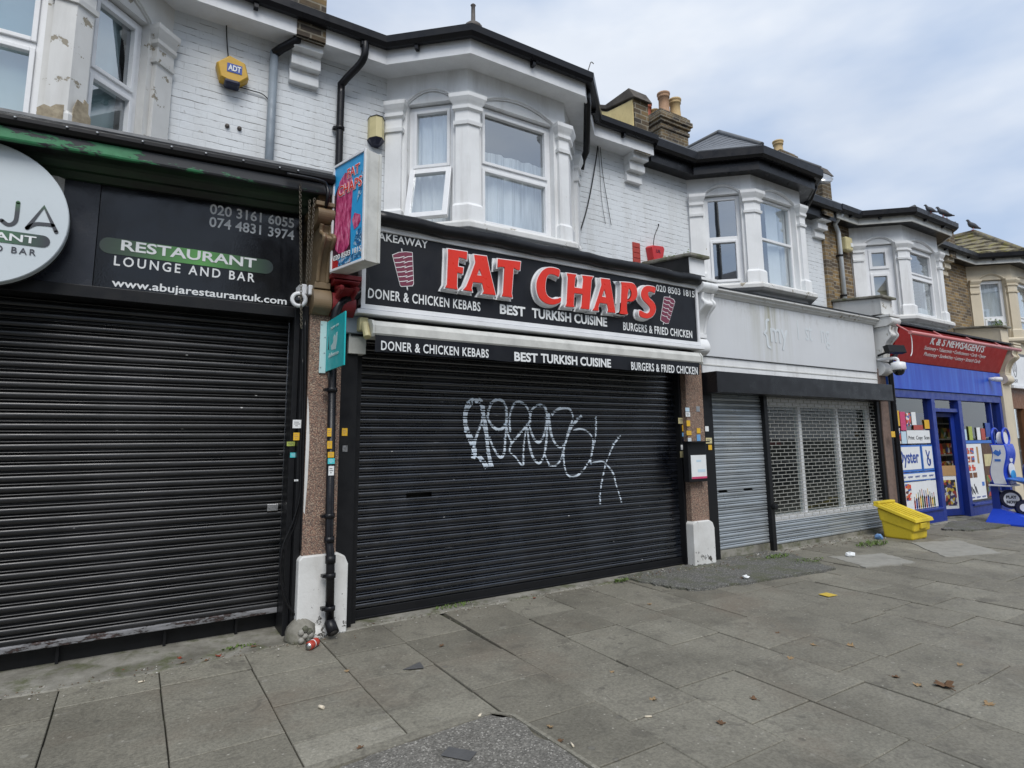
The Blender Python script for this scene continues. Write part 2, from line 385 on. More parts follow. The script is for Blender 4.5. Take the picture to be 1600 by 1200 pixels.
    dp = t.n.new('ShaderNodeVectorMath'); dp.operation = 'DOT_PRODUCT'; t.link(t.geo.outputs['Normal'], dp.inputs[0]); t.link(t.geo.outputs['Incoming'], dp.inputs[1])
    fr_ = t.math('ADD', t.math('MULTIPLY', t.math('POWER', t.math('SUBTRACT', 1.0, t.math('ABSOLUTE', dp.outputs['Value'])), 5.0), .76), .24)
    t.link(fr_, mx.inputs[0]); t.link(tr.outputs[0], mx.inputs[1]); t.link(gl.outputs[0], mx.inputs[2])
    t.link(mx.outputs[0], t.n['Material Output'].inputs['Surface'])
    MATS['shop_glass'] = t.m
    t = NT("dim_glass")
    t.n.remove(t.b)
    tr = t.n.new("ShaderNodeBsdfTransparent"); gl = t.n.new("ShaderNodeBsdfGlossy"); mx = t.n.new("ShaderNodeMixShader")
    tr.inputs['Color'].default_value = (.84, .89, .87, 1); gl.inputs['Roughness'].default_value = .02
    dp = t.n.new('ShaderNodeVectorMath'); dp.operation = 'DOT_PRODUCT'; t.link(t.geo.outputs['Normal'], dp.inputs[0]); t.link(t.geo.outputs['Incoming'], dp.inputs[1])
    fr_ = t.math('ADD', t.math('MULTIPLY', t.math('POWER', t.math('SUBTRACT', 1.0, t.math('ABSOLUTE', dp.outputs['Value'])), 5.0), .9), .08)
    t.link(fr_, mx.inputs[0]); t.link(tr.outputs[0], mx.inputs[1]); t.link(gl.outputs[0], mx.inputs[2])
    t.link(mx.outputs[0], t.n['Material Output'].inputs['Surface'])
    MATS['dim_glass'] = t.m
    # net curtain: partly see-through cloth
    t = NT("net_curtain")
    t.b.inputs['Base Color'].default_value = (.78, .80, .82, 1); t.b.inputs['Roughness'].default_value = .9
    t.link(t.ramp(t.noise(26, 4, .6, vec=t.mapping((1, 1, .05))), [(.35, .50), (.62, .97)]), t.b.inputs['Alpha'])
    MATS['net_curtain'] = t.m
    # poster that shows rows of goods: many small coloured cells
    def goods(name, sx, sz, pal):
        t = NT(name)
        v = t.voronoi(1.0, 'Color', t.mapping((sx, sx, sz)), rand=.8)
        s = t.n.new("ShaderNodeSeparateColor"); t.link(v, s.inputs[0])
        c = t.ramp(s.outputs[0], pal)
        for node in t.n:
            if node.type == 'VALTORGB': node.color_ramp.interpolation = 'CONSTANT'
        return t.done(c, .35)
    MATS['goods'] = goods("goods", 9, 9, [(0, (.45, .05, .03)), (.2, (.10, .04, .02)), (.4, (.50, .30, .06)), (.55, (.65, .62, .55)), (.7, (.03, .06, .22)), (.85, (.10, .20, .05))])
    MATS['goods_red'] = goods("goods_red", 12, 26, [(0, (.65, .06, .03)), (.35, (.75, .72, .66)), (.55, (.60, .16, .05)), (.75, (.06, .14, .42)), (.9, (.12, .03, .02))])
    MATS['sweets'] = goods("sweets", 16, 16, [(0, (.02, .02, .02)), (.22, (.50, .36, .05)), (.4, (.04, .15, .04)), (.55, (.30, .04, .03)), (.7, (.55, .55, .52)), (.85, (.05, .04, .12))])
build_materials()
# printed kebab on the light box: streaky pinks
t = NT('pink'); n_ = t.noise(26, 5, .7, t.mapping((1, 1, .35)))
MATS['pink_print'] = t.done(t.ramp(n_, [(.32, (.16, .01, .05)), (.47, (.50, .05, .16)), (.58, (.66, .16, .30)), (.72, (.80, .45, .52))]), .35)
t = NT('flecks'); n_ = t.noise(30, 5, .75)
MATS['fleck_print'] = t.done(t.ramp(n_, [(.40, (.02, .16, .42)), (.47, (.03, .04, .08)), (.54, (.05, .40, .72)), (.60, (.70, .72, .74)), (.68, (.45, .03, .05))]), .35)
t = NT('rubble_mix'); MATS['rubble_mix'] = t.done(t.ramp(t.geo.outputs['Random Per Island'], [(0.0, (.04, .03, .022)), (.35, (.12, .075, .04)), (.6, (.20, .18, .14)), (.85, (.34, .32, .28)), (1.0, (.55, .53, .5))]), .9)
# plinth paint blistered and gone at the foot
t = NT('plinth_white'); zz = t.xyz()[2]
n_ = t.noise(16, 6, .7); f = t.math('ADD', n_, t.ramp(zz, [(.0, .16), (.22, 0.0)])); p = t.ramp(f, [(.655, 0.0), (.675, 1.0)])
c = t.mix(t.ramp(t.noise(3, 5, .6), [(.4, 0.0), (.75, .8)]), (.69, .69, .67), (.50, .49, .46))
c = t.mix(t.ramp(t.noise(6, 5, .6, t.mapping((1, 1, .2))), [(.55, 0.0), (.75, .4)]), c, (.34, .32, .28))
MATS['plinth_white'] = t.done(t.mix(p, c, (.085, .08, .07)), .7, t.bump(t.math('ADD', t.math('MULTIPLY', p, -.8), t.math('MULTIPLY', t.noise(40, 4), .5)), .45, .008))

# ------------------------------------------------------------------ mesh building
def unit(v):
    l = math.hypot(v[0], v[1]); return (v[0] / l, v[1] / l)
class MB:
    def __init__(self): self.v, self.f, self.s = [], [], []
    def add(self, vs, fs, smooth=False):
        o = len(self.v); self.v += [tuple(p) for p in vs]
        for f in fs: self.f.append([i + o for i in f]); self.s.append(smooth)
        return self
    def box(self, x0, x1, y0, y1, z0, z1):
        return self.add([(x0, y0, z0), (x1, y0, z0), (x1, y1, z0), (x0, y1, z0), (x0, y0, z1), (x1, y0, z1), (x1, y1, z1), (x0, y1, z1)],
                        [(3, 2, 1, 0), (4, 5, 6, 7), (0, 1, 5, 4), (1, 2, 6, 5), (2, 3, 7, 6), (3, 0, 4, 7)])
    def obox(self, O, U, V, N, u0, u1, v0, v1, n0, n1):
        """box in a local frame"""
        O, U, V, N = map(Vector, (O, U, V, N))
        vs = [O + U * u + V * v + N * n for n in (n0, n1) for v in (v0, v1) for u in (u0, u1)]
        return self.add(vs, [(0, 2, 3, 1), (4, 5, 7, 6), (0, 1, 5, 4), (1, 3, 7, 5), (3, 2, 6, 7), (2, 0, 4, 6)])
    def prism(self, pts, d):
        """planar polygon pushed along d"""
        n = len(pts); d = Vector(d); a = [Vector(p) for p in pts]
        return self.add(a + [p + d for p in a], [tuple(range(n))[::-1], tuple(range(n, 2 * n))] + [(i, (i + 1) % n, (i + 1) % n + n, i + n) for i in range(n)])
    def tube(self, pts, r, n=10, cap=True, radii=None):
        pts = [Vector(p) for p in pts]; rings = []
        up = None
        for i, p in enumerate(pts):
            a = pts[max(i - 1, 0)]; b = pts[min(i + 1, len(pts) - 1)]
            t = (b - a).normalized()
            if up is None: up = Vector((0, 0, 1)) if abs(t.z) < .9 else Vector((1, 0, 0))
            s = t.cross(up).normalized(); up = s.cross(t).normalized()
            rr = radii[i] if radii else r
            rings.append([p + (s * math.cos(k * 2 * math.pi / n) + up * math.sin(k * 2 * math.pi / n)) * rr for k in range(n)])
        vs = [q for ring in rings for q in ring]
        fs = [(i * n + k, i * n + (k + 1) % n, (i + 1) * n + (k + 1) % n, (i + 1) * n + k) for i in range(len(pts) - 1) for k in range(n)]
        self.add(vs, fs, True)
        if cap:
            o = len(self.v) - len(vs)
            self.f.append([o + k for k in range(n)][::-1]); self.s.append(False)
            self.f.append([o + (len(pts) - 1) * n + k for k in range(n)]); self.s.append(False)
        return self
    def lathe(self, prof, c=(0, 0, 0), n=20, axis=(0, 0, 1), smooth=True):
        ax = Vector(axis).normalized(); s = ax.orthogonal().normalized(); t = ax.cross(s); c = Vector(c)
        vs = [c + ax * z + (s * math.cos(k * 2 * math.pi / n) + t * math.sin(k * 2 * math.pi / n)) * r for r, z in prof for k in range(n)]
        fs = [(i * n + k, i * n + (k + 1) % n, (i + 1) * n + (k + 1) % n, (i + 1) * n + k) for i in range(len(prof) - 1) for k in range(n)]
        fs += [tuple(range(n))[::-1], tuple((len(prof) - 1) * n + k for k in range(n))]
        return self.add(vs, fs, smooth)
    def sweep(self, path, prof, closed=True):
        """profile (outward offset, z) along a plan path running left to right, mitred"""
        P = [Vector((p[0], p[1])) for p in path]; m = len(prof); vs = []
        for i, p in enumerate(P):
            ns = []
            if i > 0: d = (P[i] - P[i - 1]).normalized(); ns.append(Vector((d.y, -d.x)))
            if i < len(P) - 1: d = (P[i + 1] - P[i]).normalized(); ns.append(Vector((d.y, -d.x)))
            q = ns[0] if len(ns) == 1 else (ns[0] + ns[1]) / (1 + ns[0].dot(ns[1]))
            vs += [(p.x + q.x * o, p.y + q.y * o, z) for o, z in prof]
        fs = []
        for i in range(len(P) - 1):
            for k in range(m if closed else m - 1):
                a, b = k, (k + 1) % m
                fs.append((i * m + a, (i + 1) * m + a, (i + 1) * m + b, i * m + b))
        if closed:
            fs += [tuple(range(m)), tuple((len(P) - 1) * m + k for k in range(m))[::-1]]
        return self.add(vs, fs)
    def build(self, name, mat, parent=None, bevel=0, fix=True):
        me = bpy.data.meshes.new(name); me.from_pydata(self.v, [], self.f); me.update()
        import bmesh
        if fix:
            bm = bmesh.new(); bm.from_mesh(me); bmesh.ops.recalc_face_normals(bm, faces=bm.faces); bm.to_mesh(me); bm.free()
        me.polygons.foreach_set('use_smooth', self.s)
        return link(name, me, mat, parent, bevel)
def link(name, me, mat, parent=None, bevel=0):
    me.materials.append(MATS[mat] if isinstance(mat, str) else mat)
    o = bpy.data.objects.new(name, me); COL.objects.link(o)
    if parent is not None:
        o.parent = parent
        o.matrix_parent_inverse = base_matrix(parent).inverted()
    if bevel:
        b = o.modifiers.new('bevel', 'BEVEL'); b.width = bevel; b.segments = 2; b.limit_method = 'ANGLE'; b.angle_limit = RAD(40); b.harden_normals = False
    return o
def base_matrix(o):
    m = o.matrix_basis.copy()
    return base_matrix(o.parent) @ o.matrix_parent_inverse @ m if o.parent else m
def tag(o, label, cat, group=None, kind=None):
    if label: o['label'] = label
    if cat: o['category'] = cat
    if group: o['group'] = group
    if kind: o['kind'] = kind
    return o
def thing(name, label, cat, loc=(0, 0, 0), group=None):
    o = bpy.data.objects.new(name, None); COL.objects.link(o); o.location = loc; o.empty_display_size = .1
    return tag(o, label, cat, group)
def struct(name, mb, mat, **k):
    o = mb.build(name, mat, **k); o['kind'] = 'structure'; return o
def bx(*a): return MB().box(*a)

# flat shapes and lettering -------------------------------------------------
XZ = (Vector((1, 0, 0)), Vector((0, 0, 1)), Vector((0, -1, 0)))
def mesh_of(ob):
    COL.objects.link(ob); dg = bpy.context.evaluated_depsgraph_get(); dg.update()
    me = bpy.data.meshes.new_from_object(ob.evaluated_get(dg)); d = ob.data
    bpy.data.objects.remove(ob); bpy.data.curves.remove(d); return me
def lettering(txt, quad, mat, parent, bold=0.0, space=1.0, shear=0.0, name='lettering', depth=.002, frame=None, res=3):
    """text fitted to a box: quad = (x0, x1, z0, z1, y) facing the street, or frame = (O, U, V, N) with U, V spanning the box"""
    cu = bpy.data.curves.new('t', 'FONT'); cu.body = txt; cu.offset = bold; cu.space_character = space; cu.shear = shear
    cu.resolution_u = res; cu.extrude = .01
    me = mesh_of(bpy.data.objects.new('t', cu))
    xs = [v.co.x for v in me.vertices]; ys = [v.co.y for v in me.vertices]
    x0, x1, y0, y1 = min(xs), max(xs), min(ys), max(ys)
    if frame: O, U, V, N = map(Vector, frame)
    else:
        O = Vector((quad[0], quad[4], quad[2])); U = Vector((quad[1] - quad[0], 0, 0)); V = Vector((0, 0, quad[3] - quad[2])); N = XZ[2]
    for v in me.vertices:
        u, w, n = (v.co.x - x0) / (x1 - x0), (v.co.y - y0) / (y1 - y0), (v.co.z + .01) / .02
        v.co = O + U * u + V * w + N * (n * depth + .0015)
    me.update()
    return link(name, me, mat, parent)
def px_text(txt, tl, tr, bl, br, y, mat, parent, **k):
    """text box given by its four corners in the photo, on the plane y"""
    a, b, c, d = (on_y(*p, y) for p in (tl, tr, bl, br))
    return lettering(txt, ((a.x + c.x) / 2, (b.x + d.x) / 2, (c.z + d.z) / 2, (a.z + b.z) / 2, y), mat, parent, **k)
def outline(polys, y0, depth, mat, parent, name, grow=0.0):
    """letter-like solid from polygons (x, z); later polygons are holes"""
    cu = bpy.data.curves.new('s', 'CURVE'); cu.dimensions = '2D'; cu.fill_mode = 'BOTH'; cu.extrude = depth / 2; cu.offset = grow
    for p in polys:
        s = cu.splines.new('POLY'); s.points.add(len(p) - 1); s.use_cyclic_u = True
        for i, q in enumerate(p): s.points[i].co = (q[0], q[1], 0, 1)
    me = mesh_of(bpy.data.objects.new('s', cu))
    for v in me.vertices: v.co = Vector((v.co.x, y0 - depth / 2 - v.co.z, v.co.y))
    me.update(); return link(name, me, mat, parent)
def area2(p): return sum(p[i][0] * p[(i + 1) % len(p)][1] - p[(i + 1) % len(p)][0] * p[i][1] for i in range(len(p)))
def spline(pts, n=8):
    """Catmull-Rom through pts"""
    out = []; P = [pts[0]] + list(pts) + [pts[-1]]
    for i in range(1, len(P) - 2):
        for k in range(n):
            t = k / n; a, b, c, d = P[i - 1], P[i], P[i + 1], P[i + 2]
            out.append(tuple(.5 * (2 * b[j] + (c[j] - a[j]) * t + (2 * a[j] - 5 * b[j] + 4 * c[j] - d[j]) * t * t + (3 * b[j] - a[j] - 3 * c[j] + d[j]) * t ** 3) for j in range(len(b))))
    out.append(tuple(pts[-1])); return out
def card(quad_pts, mat, parent=None, name='card', depth=.003):
    """thin board whose front face is the given polygon"""
    a, b, c = (Vector(p) for p in quad_pts[:3]); n = (b - a).cross(c - a).normalized()
    if n.y > 0: n = -n
    m = MB(); m.prism([Vector(p) for p in quad_pts], -n * depth)
    return m.build(name, mat, parent)
def px_card(pts, y, mat, parent=None, name='card', depth=.004):
    return card([on_y(*p, y) for p in pts], mat, parent, name, depth)
def rect(x0, x1, z0, z1, y): return [(x0, y, z0), (x1, y, z0), (x1, y, z1), (x0, y, z1)]
def pill(x0, x1, z0, z1, n=8):
    r = (z1 - z0) / 2; c = (z0 + z1) / 2
    return [(x0 + r - r * math.sin(a), c + r * math.cos(a)) for a in [math.pi * i / n for i in range(n + 1)]] + \
           [(x1 - r + r * math.sin(a), c - r * math.cos(a)) for a in [math.pi * i / n for i in range(n + 1)]]

# roller shutters -----------------------------------------------------------
PITCH = .076
LATH = ((0, -.35), (.025, .0), (.06, .42), (.11, .72), (.20, .90), (.33, .95), (.46, .90), (.54, .76), (.605, .50), (.65, .18), (.668, -.5), (.73, -.5), (.745, .35), (.77, .92), (.795, 1.12), (.825, 1.13), (.865, .86), (.91, .42), (.94, -.05), (.96, -.4))
def lath_out(z, z0, pitch=PITCH, depth=.017):
    t = ((z - z0) / pitch) % 1.0
    for i in range(len(LATH)):
        a = LATH[i]; b = LATH[i + 1] if i + 1 < len(LATH) else (1.0, 0)
        if a[0] <= t <= b[0]: return depth * (a[1] + (b[1] - a[1]) * (t - a[0]) / (b[0] - a[0]))
    return 0
def shutter_mb(x0, x1, y, z0, z1, pitch=PITCH, depth=.017, slots=(), wob=.003, nx=14):
    rows = []; k = 0
    while z0 + k * pitch < z1:
        for t, o in LATH:
            z = z0 + (k + t) * pitch
            if z <= z1: rows.append((z, o * depth, k))
        k += 1
    rows.append((z1, 0, k))
    xs = [x0 + (x1 - x0) * i / nx for i in range(nx + 1)]
    for s in slots: xs += [s[0], s[1]]
    xs = sorted(set(xs)); m = MB(); rnd = random.Random(int(x0 * 100) + 5)
    ph = [rnd.uniform(0, 6.28) for _ in range(4)]
    vs = []
    for z, o, kk in rows:
        for x in xs:
            w = wob * (math.sin(x * 2.1 + ph[0] + z * .8) + .6 * math.sin(x * 4.7 + ph[1] + z * 2.1) + .5 * math.sin(z * 1.7 + ph[2]))
            sag = .0016 * math.sin(x * 1.3 + kk * 2.4 + ph[3])
            vs.append((x, y - o + w, z + sag))
    n = len(xs); fs = []
    for r in range(len(rows) - 1):
        for i in range(n - 1):
            xm = (xs[i] + xs[i + 1]) / 2; zm = (rows[r][0] + rows[r + 1][0]) / 2
            if any(s[0] < xm < s[1] and s[2] < zm < s[3] for s in slots): continue
            fs.append((r * n + i, r * n + i + 1, (r + 1) * n + i + 1, (r + 1) * n + i))
    o = len(m.v); m.add(vs, fs, True); return m

# bays ----------------------------------------------------------------------
class Facet:
    """one upright face of a bay: u along it, v outwards"""
    def __init__(self, p0, p1):
        self.p0, self.p1 = p0, p1; self.L = math.hypot(p1[0] - p0[0], p1[1] - p0[1])
        self.d = unit((p1[0] - p0[0], p1[1] - p0[1])); self.n = (self.d[1], -self.d[0])
    def P(self, u, v, z): return Vector((self.p0[0] + self.d[0] * u + self.n[0] * v, self.p0[1] + self.d[1] * u + self.n[1] * v, z))
    def box(self, m, u0, u1, v0, v1, z0, z1):
        m.obox((self.p0[0], self.p0[1], 0), (*self.d, 0), (0, 0, 1), (*self.n, 0), u0, u1, z0, z1, v0, v1)
    def arch(self, u0, u1, z1, rise, n=10):
        c = (u0 + u1) / 2; hw = (u1 - u0) / 2
        return [(c - hw * math.cos(math.pi * i / n * 1.0), z1 + rise * (1 - ((c - hw * math.cos(math.pi * i / n)) - c) ** 2 / hw ** 2)) for i in range(n + 1)]
def facet_wall(m, F, zb, zt, u0, u1, z0, z1, rise=.12, deep=.16):
    P = F.P; q = lambda *a: [P(*x) for x in a]
    ar = F.arch(u0, u1, z1, rise)
    m.add(q((0, 0, zb), (F.L, 0, zb), (F.L, 0, z0), (u1, 0, z0), (u0, 0, z0), (0, 0, z0)), [(0, 1, 2, 3, 4, 5)])
    m.add(q((0, 0, z0), (u0, 0, z0), (u0, 0, z1), (0, 0, z1)), [(0, 1, 2, 3)])
    m.add(q((u1, 0, z0), (F.L, 0, z0), (F.L, 0, z1), (u1, 0, z1)), [(0, 1, 2, 3)])
    top = [(u, 0, zt) for u, z in ar]
    vs = q(*[(u, 0, z) for u, z in ar]) + q(*top); n = len(ar)
    m.add(vs, [(i, i + 1, n + i + 1, n + i) for i in range(n - 1)])
    m.add(q((0, 0, z1), (u0, 0, z1), (u0, 0, zt), (0, 0, zt)), [(0, 1, 2, 3)])
    m.add(q((u1, 0, z1), (F.L, 0, z1), (F.L, 0, zt), (u1, 0, zt)), [(0, 1, 2, 3)])
    ring = [(u0, z0)] + ar + [(u1, z0)]
    vs = q(*[(u, 0, z) for u, z in ring]) + q(*[(u, -deep, z) for u, z in ring]); n = len(ring)
    m.add(vs, [(i, (i + 1) % n, n + (i + 1) % n, n + i) for i in range(n)])
def hood(F, u0, u1, z1, rise, parent, mat):
    """infill board under the arch with its label moulding"""
    ar = F.arch(u0 + .004, u1 - .004, z1 + .003, rise - .008)
    m = MB(); m.prism([F.P(u, -.02, z) for u, z in ar], Vector((*F.n, 0)) * -.12)
    m.build('arch_infill', mat, parent)
    a2 = F.arch(u0 - .03, u1 + .03, z1 + .0, rise + .03); m = MB()
    m.tube([F.P(u, .004, z) for u, z in a2], .014, 6); m.build('hood_mould', mat, parent)
def corner_column(c, dl, dr, parent, mat, zs=(3.92, 4.14, 5.08, 5.40), w=.125, base=True):
    """pilaster wrapped round a corner; dl / dr: directions away from the corner along its two faces (None = open end)"""
    def ring(w, p):
        C = Vector(c)
        pts = []
        if dl:
            d = Vector(dl); n = Vector((-d.y, d.x))                      # dl points left along the face
            pts += [C + d * w, C + d * w + n * p]
            nl = n
        if dr:
            d = Vector(dr); n = Vector((d.y, -d.x)); nr = n
        if dl and dr:
            mm = (nl + nr) / (1 + nl.dot(nr)); pts.append(C + mm * p)
            pts += [C + Vector(dr) * w + nr * p, C + Vector(dr) * w]
        elif dl: pts += [C + nl * p, C]
        else: pts += [C, C + nr * p, C + Vector(dr) * w + nr * p, C + Vector(dr) * w]
        back = C - ((nl if dl else nr) + (nr if dr else nl)).normalized() * .05
        return pts + [back]
    z0, zb, zc, zt = zs; m = MB()
    lv = [(z0, w + .025, .075), (zb - .03, w + .025, .075), (zb, w + .01, .055), (zb + .005, w, .045)] if base else [(z0, w, .045)]
    lv += [(zc - .03, w, .045), (zc - .03, w + .02, .065), (zc + .01, w + .025, .07), (zc + .02, w + .005, .05), (zc + .13, w + .005, .05), (zc + .15, w + .03, .078),
           (zc + .185, w + .032, .08), (zc + .19, w + .02, .066), (zc + .235, w + .045, .092), (zt - .045, w + .06, .112), (zt, w + .062, .114)]
    rings = [[Vector((q.x, q.y, z)) for q in ring(ww, p)] for z, ww, p in lv]
    n = len(rings[0])
    m.add([q for r in rings for q in r], [(i * n + k, i * n + (k + 1) % n, (i + 1) * n + (k + 1) % n, (i + 1) * n + k) for i in range(len(rings) - 1) for k in range(n)] +
          [tuple(range(n))[::-1], tuple((len(rings) - 1) * n + k for k in range(n))])
    return m.build('column', mat, parent, bevel=.004)
def window(F, u0, u1, z0, z1, parent, split=4.67, frame=.055, sash='both', label=None, pane_dx=-.11, tilt=False):
    """plastic window in a reveal: frame with panes as its children"""
    m = MB(); v0, v1 = -.15, -.085
    b = lambda *a: F.box(m, *a)
    b(u0, u0 + frame, v0, v1, z0, z1); b(u1 - frame, u1, v0, v1, z0, z1)
    b(u0 + frame, u1 - frame, v0, v1, z0, z0 + frame); b(u0 + frame, u1 - frame, v0, v1, z1 - frame, z1)
    b(u0 + frame, u1 - frame, v0 - .002, v1 + .002, split - frame * .5, split + frame * .5)
    s = frame * .62
    def ring(za, zb, out):
        a, c = u0 + frame, u1 - frame
        b(a, a + s, v1 - .03, v1 + out, za, zb); b(c - s, c, v1 - .03, v1 + out, za, zb)
        b(a + s, c - s, v1 - .03, v1 + out, za, za + s); b(a + s, c - s, v1 - .03, v1 + out, zb - s, zb)
    up = (split + frame * .5, z1 - frame); lo = (z0 + frame, split - frame * .5)
    if sash in ('both', 'top'): ring(*up, .022)
    if sash in ('both', 'low') and not tilt: ring(*lo, .022)
    w = m.build('window', 'upvc', parent, bevel=.004)
    if label: w['label'] = label
    for k, (za, zb) in enumerate((up, lo)):
        if k == 1 and tilt: continue
        g = MB(); g.add([F.P(u0 + frame, pane_dx, za), F.P(u1 - frame, pane_dx, za), F.P(u1 - frame, pane_dx, zb), F.P(u0 + frame, pane_dx, zb)], [(0, 1, 2, 3)])
        g.build('pane', 'window_glass', w, fix=False)
    if tilt:                                               # top-hung sash pushed open at the bottom
        a, c = u0 + frame - .03, u1 - frame + .03; za, zb = lo[0] - .03, lo[1] + .02; an = RAD(15)
        O = F.P(0, v1 + .02, zb); U = Vector((*F.d, 0)); N = Vector((*F.n, 0))
        V = -Vector((0, 0, 1)) * math.cos(an) + N * math.sin(an); N2 = U.cross(V); N2 = N2 if N2.dot(N) > 0 else -N2
        h = zb - za; fr = .062; s2 = MB()
        for (p, q, r, t) in ((a, a + fr, 0, h), (c - fr, c, 0, h), (a + fr, c - fr, 0, fr), (a + fr, c - fr, h - fr, h)): s2.obox(O, U, V, N2, p, q, r, t, -.03, .03)
        s2.build('open_sash', 'upvc', w, bevel=.004)
        g = MB(); g.add([O + U * (a + fr) + V * fr, O + U * (c - fr) + V * fr, O + U * (c - fr) + V * (h - fr), O + U * (a + fr) + V * (h - fr)], [(0, 1, 2, 3)])
        g.build('pane', 'window_glass', w, fix=False)
    return w
def curtain(F, u0, u1, z0, z1, w, mat='curtain', amp=.014, waves=26, v=-.185):
    m = MB(); n = int(max(12, (u1 - u0) * waves * 6)); rnd = random.Random(int(u0 * 1000 + z0 * 77))
    ph = [rnd.uniform(0, 6) for _ in range(3)]; vs = []
    for z in (z0, z1):
        for i in range(n + 1):
            u = u0 + (u1 - u0) * i / n
            vs.append(F.P(u, v + amp * (math.sin(u * waves * 2.3 + ph[0]) + .6 * math.sin(u * waves * 4.1 + ph[1])), z))
    m.add(vs, [(i, i + 1, n + 2 + i, n + 1 + i) for i in range(n)], True)
    return m.build('curtain', mat, w, fix=False)

# ------------------------------------------------------------------ ground
def build_ground():
    struct('road', bx(-300, 300, -17.2, -6.62, -.22, -.115), 'road_tarmac')
    g = MB(); g.add([(-400, -400, -.24), (400, -400, -.24), (400, 400, -.24), (-400, 400, -.24)], [(0, 1, 2, 3)])
    struct('ground', g, 'joint_bed')
    struct('pavement_bed', bx(-9, 60, -6.45, .9, -.20, -.024), 'joint_bed')
    k = MB(); x = -9.0
    while x < 60:
        k.box(x + .004, x + .91, -6.62, -6.455, -.21, .004); x += .914
    struct('kerb', k, 'kerb', bevel=.012)
    struct('far_pavement', bx(-60, 90, -20.0, -17.2, -.22, 0.0), 'kerb')
    rnd = random.Random(11); m = MB(); ck = MB()
    x, ci = -6.0, 0
    holes = [(6.62, 11.7, -.30, 9), (4.98, 7.75, -.95, .0)]
    while x < 34:
        w = .566 if rnd.random() < .75 else .60
        y = .0 - rnd.uniform(0, .28)
        first = True
        ytop = .02
        while y > -6.45:
            l = rnd.choice((.54, .57, .60, .60, .63)) if x > 2.2 else rnd.choice((.54, .56, .58))
            y1 = max(y - l, -6.45)
            if first: y = ytop; first = False
            a = .0022 + .0035 * rnd.random(); b = .0020 + .0034 * rnd.random()
            z0_ = rnd.gauss(0, .003); dz = [max(-.008, min(.006, z0_ + rnd.gauss(0, .0018))) for _ in range(4)]; sk = -.03 * (-1.8 - y) if x > 2.0 else 0
            sk2 = -.03 * (-1.8 - y1) if x > 2.0 else 0
            if y - y1 > .05:
                q = [(x + a + sk2, y1 + b), (x + w - a + sk2, y1 + b), (x + w - a + sk, y - b), (x + a + sk, y - b)]
                e = .0035
                vs = [(px, py, -.03) for px, py in q] + [(px, py, dz[i] - .004) for i, (px, py) in enumerate(q)]
                cx = sum(p[0] for p in q) / 4; cy = sum(p[1] for p in q) / 4
                vs += [(px + e * (1 if px < cx else -1), py + e * (1 if py < cy else -1), dz[i]) for i, (px, py) in enumerate(q)]
                m.add(vs, [(0, 1, 5, 4), (1, 2, 6, 5), (2, 3, 7, 6), (3, 0, 4, 7), (4, 5, 9, 8), (5, 6, 10, 9), (6, 7, 11, 10), (7, 4, 8, 11), (8, 9, 10, 11)])
            y = y1
        x += w; ci += 1
    struct('pavement', m, 'paving')
    # cement margin along the shopfronts, with an uneven outer edge
    c = MB(); n = 120; pts = []
    for i in range(n + 1):
        xx = -6 + 26 * i / n
        e_ = -.235 if xx < .7 else (-.235 + .17 * min(1, (xx - .7) / 1.2)); pts.append((xx, e_ - .018 * math.sin(xx * 4.3) - rnd.uniform(0, .03)))
    vs = [(a, b, .009) for a, b in pts] + [(a, .55, .02) for a, b in pts] + [(a, b - .012, -.006) for a, b in pts]
    c.add(vs, [(i, i + 1, n + 2 + i, n + 1 + i) for i in range(n)] + [(2 * n + 2 + i, 2 * n + 3 + i, i + 1, i) for i in range(n)])
    struct('cement_margin', c, 'cement_margin')
    def patch(name, pts, mat, z=.018):
        q = MB(); P = []
        for i, a in enumerate(pts):
            b = pts[(i + 1) % len(pts)]
            for k in range(12):
                t = k / 12; P.append((a[0] + (b[0] - a[0]) * t + rnd.uniform(-.024, .024), a[1] + (b[1] - a[1]) * t + rnd.uniform(-.024, .024), z))
        q.prism([Vector((p[0], p[1], z - .03)) for p in P], (0, 0, .03)); struct(name, q, mat)
    patch('tarmac_patch', [(4.86, .02), (4.97, -.62), (5.12, -.88), (5.9, -1.0), (7.30, -1.12), (7.72, -.30), (7.6, .04)], 'tarmac', .024)
    patch('tarmac_patch_front', [(.93, -2.22), (1.86, -2.14), (1.95, -2.24), (2.02, -3.2), (2.1, -4.6), (.75, -4.6)], 'tarmac_pale', .010)
    patch('tarmac_patch_shop', [(11.75, -.45), (12.0, -.80), (13.2, -.92), (13.6, -.30), (12.9, -.12)], 'tarmac', .026)
    for pts in ([(8.0, -.66), (7.72, -1.28), (8.5, -1.5), (8.8, -.95)], [(10.0, -.75), (9.2, -1.54), (10.1, -1.86), (10.8, -1.06)]):
        patch('pale_slab', pts, 'concrete', .010)
    # concrete edging that frames the foreground tarmac
    q = MB()
    for a, b in (((.80, -2.19), (1.87, -2.115)), ((1.87, -2.115), (1.98, -2.24)), ((1.98, -2.24), (2.10, -4.6))):
        d = Vector((b[0] - a[0], b[1] - a[1])).normalized(); nn = Vector((-d.y, d.x)) * (.040 if a[0] < 1.8 else .012)
        q.prism([Vector((a[0] - nn.x, a[1] - nn.y, -.03)), Vector((b[0] - nn.x, b[1] - nn.y, -.03)), Vector((b[0] + nn.x, b[1] + nn.y, -.03)), Vector((a[0] + nn.x, a[1] + nn.y, -.03))], (0, 0, .044 + .001 * a[0]))
    struct('edging', q, 'paving')
build_ground()

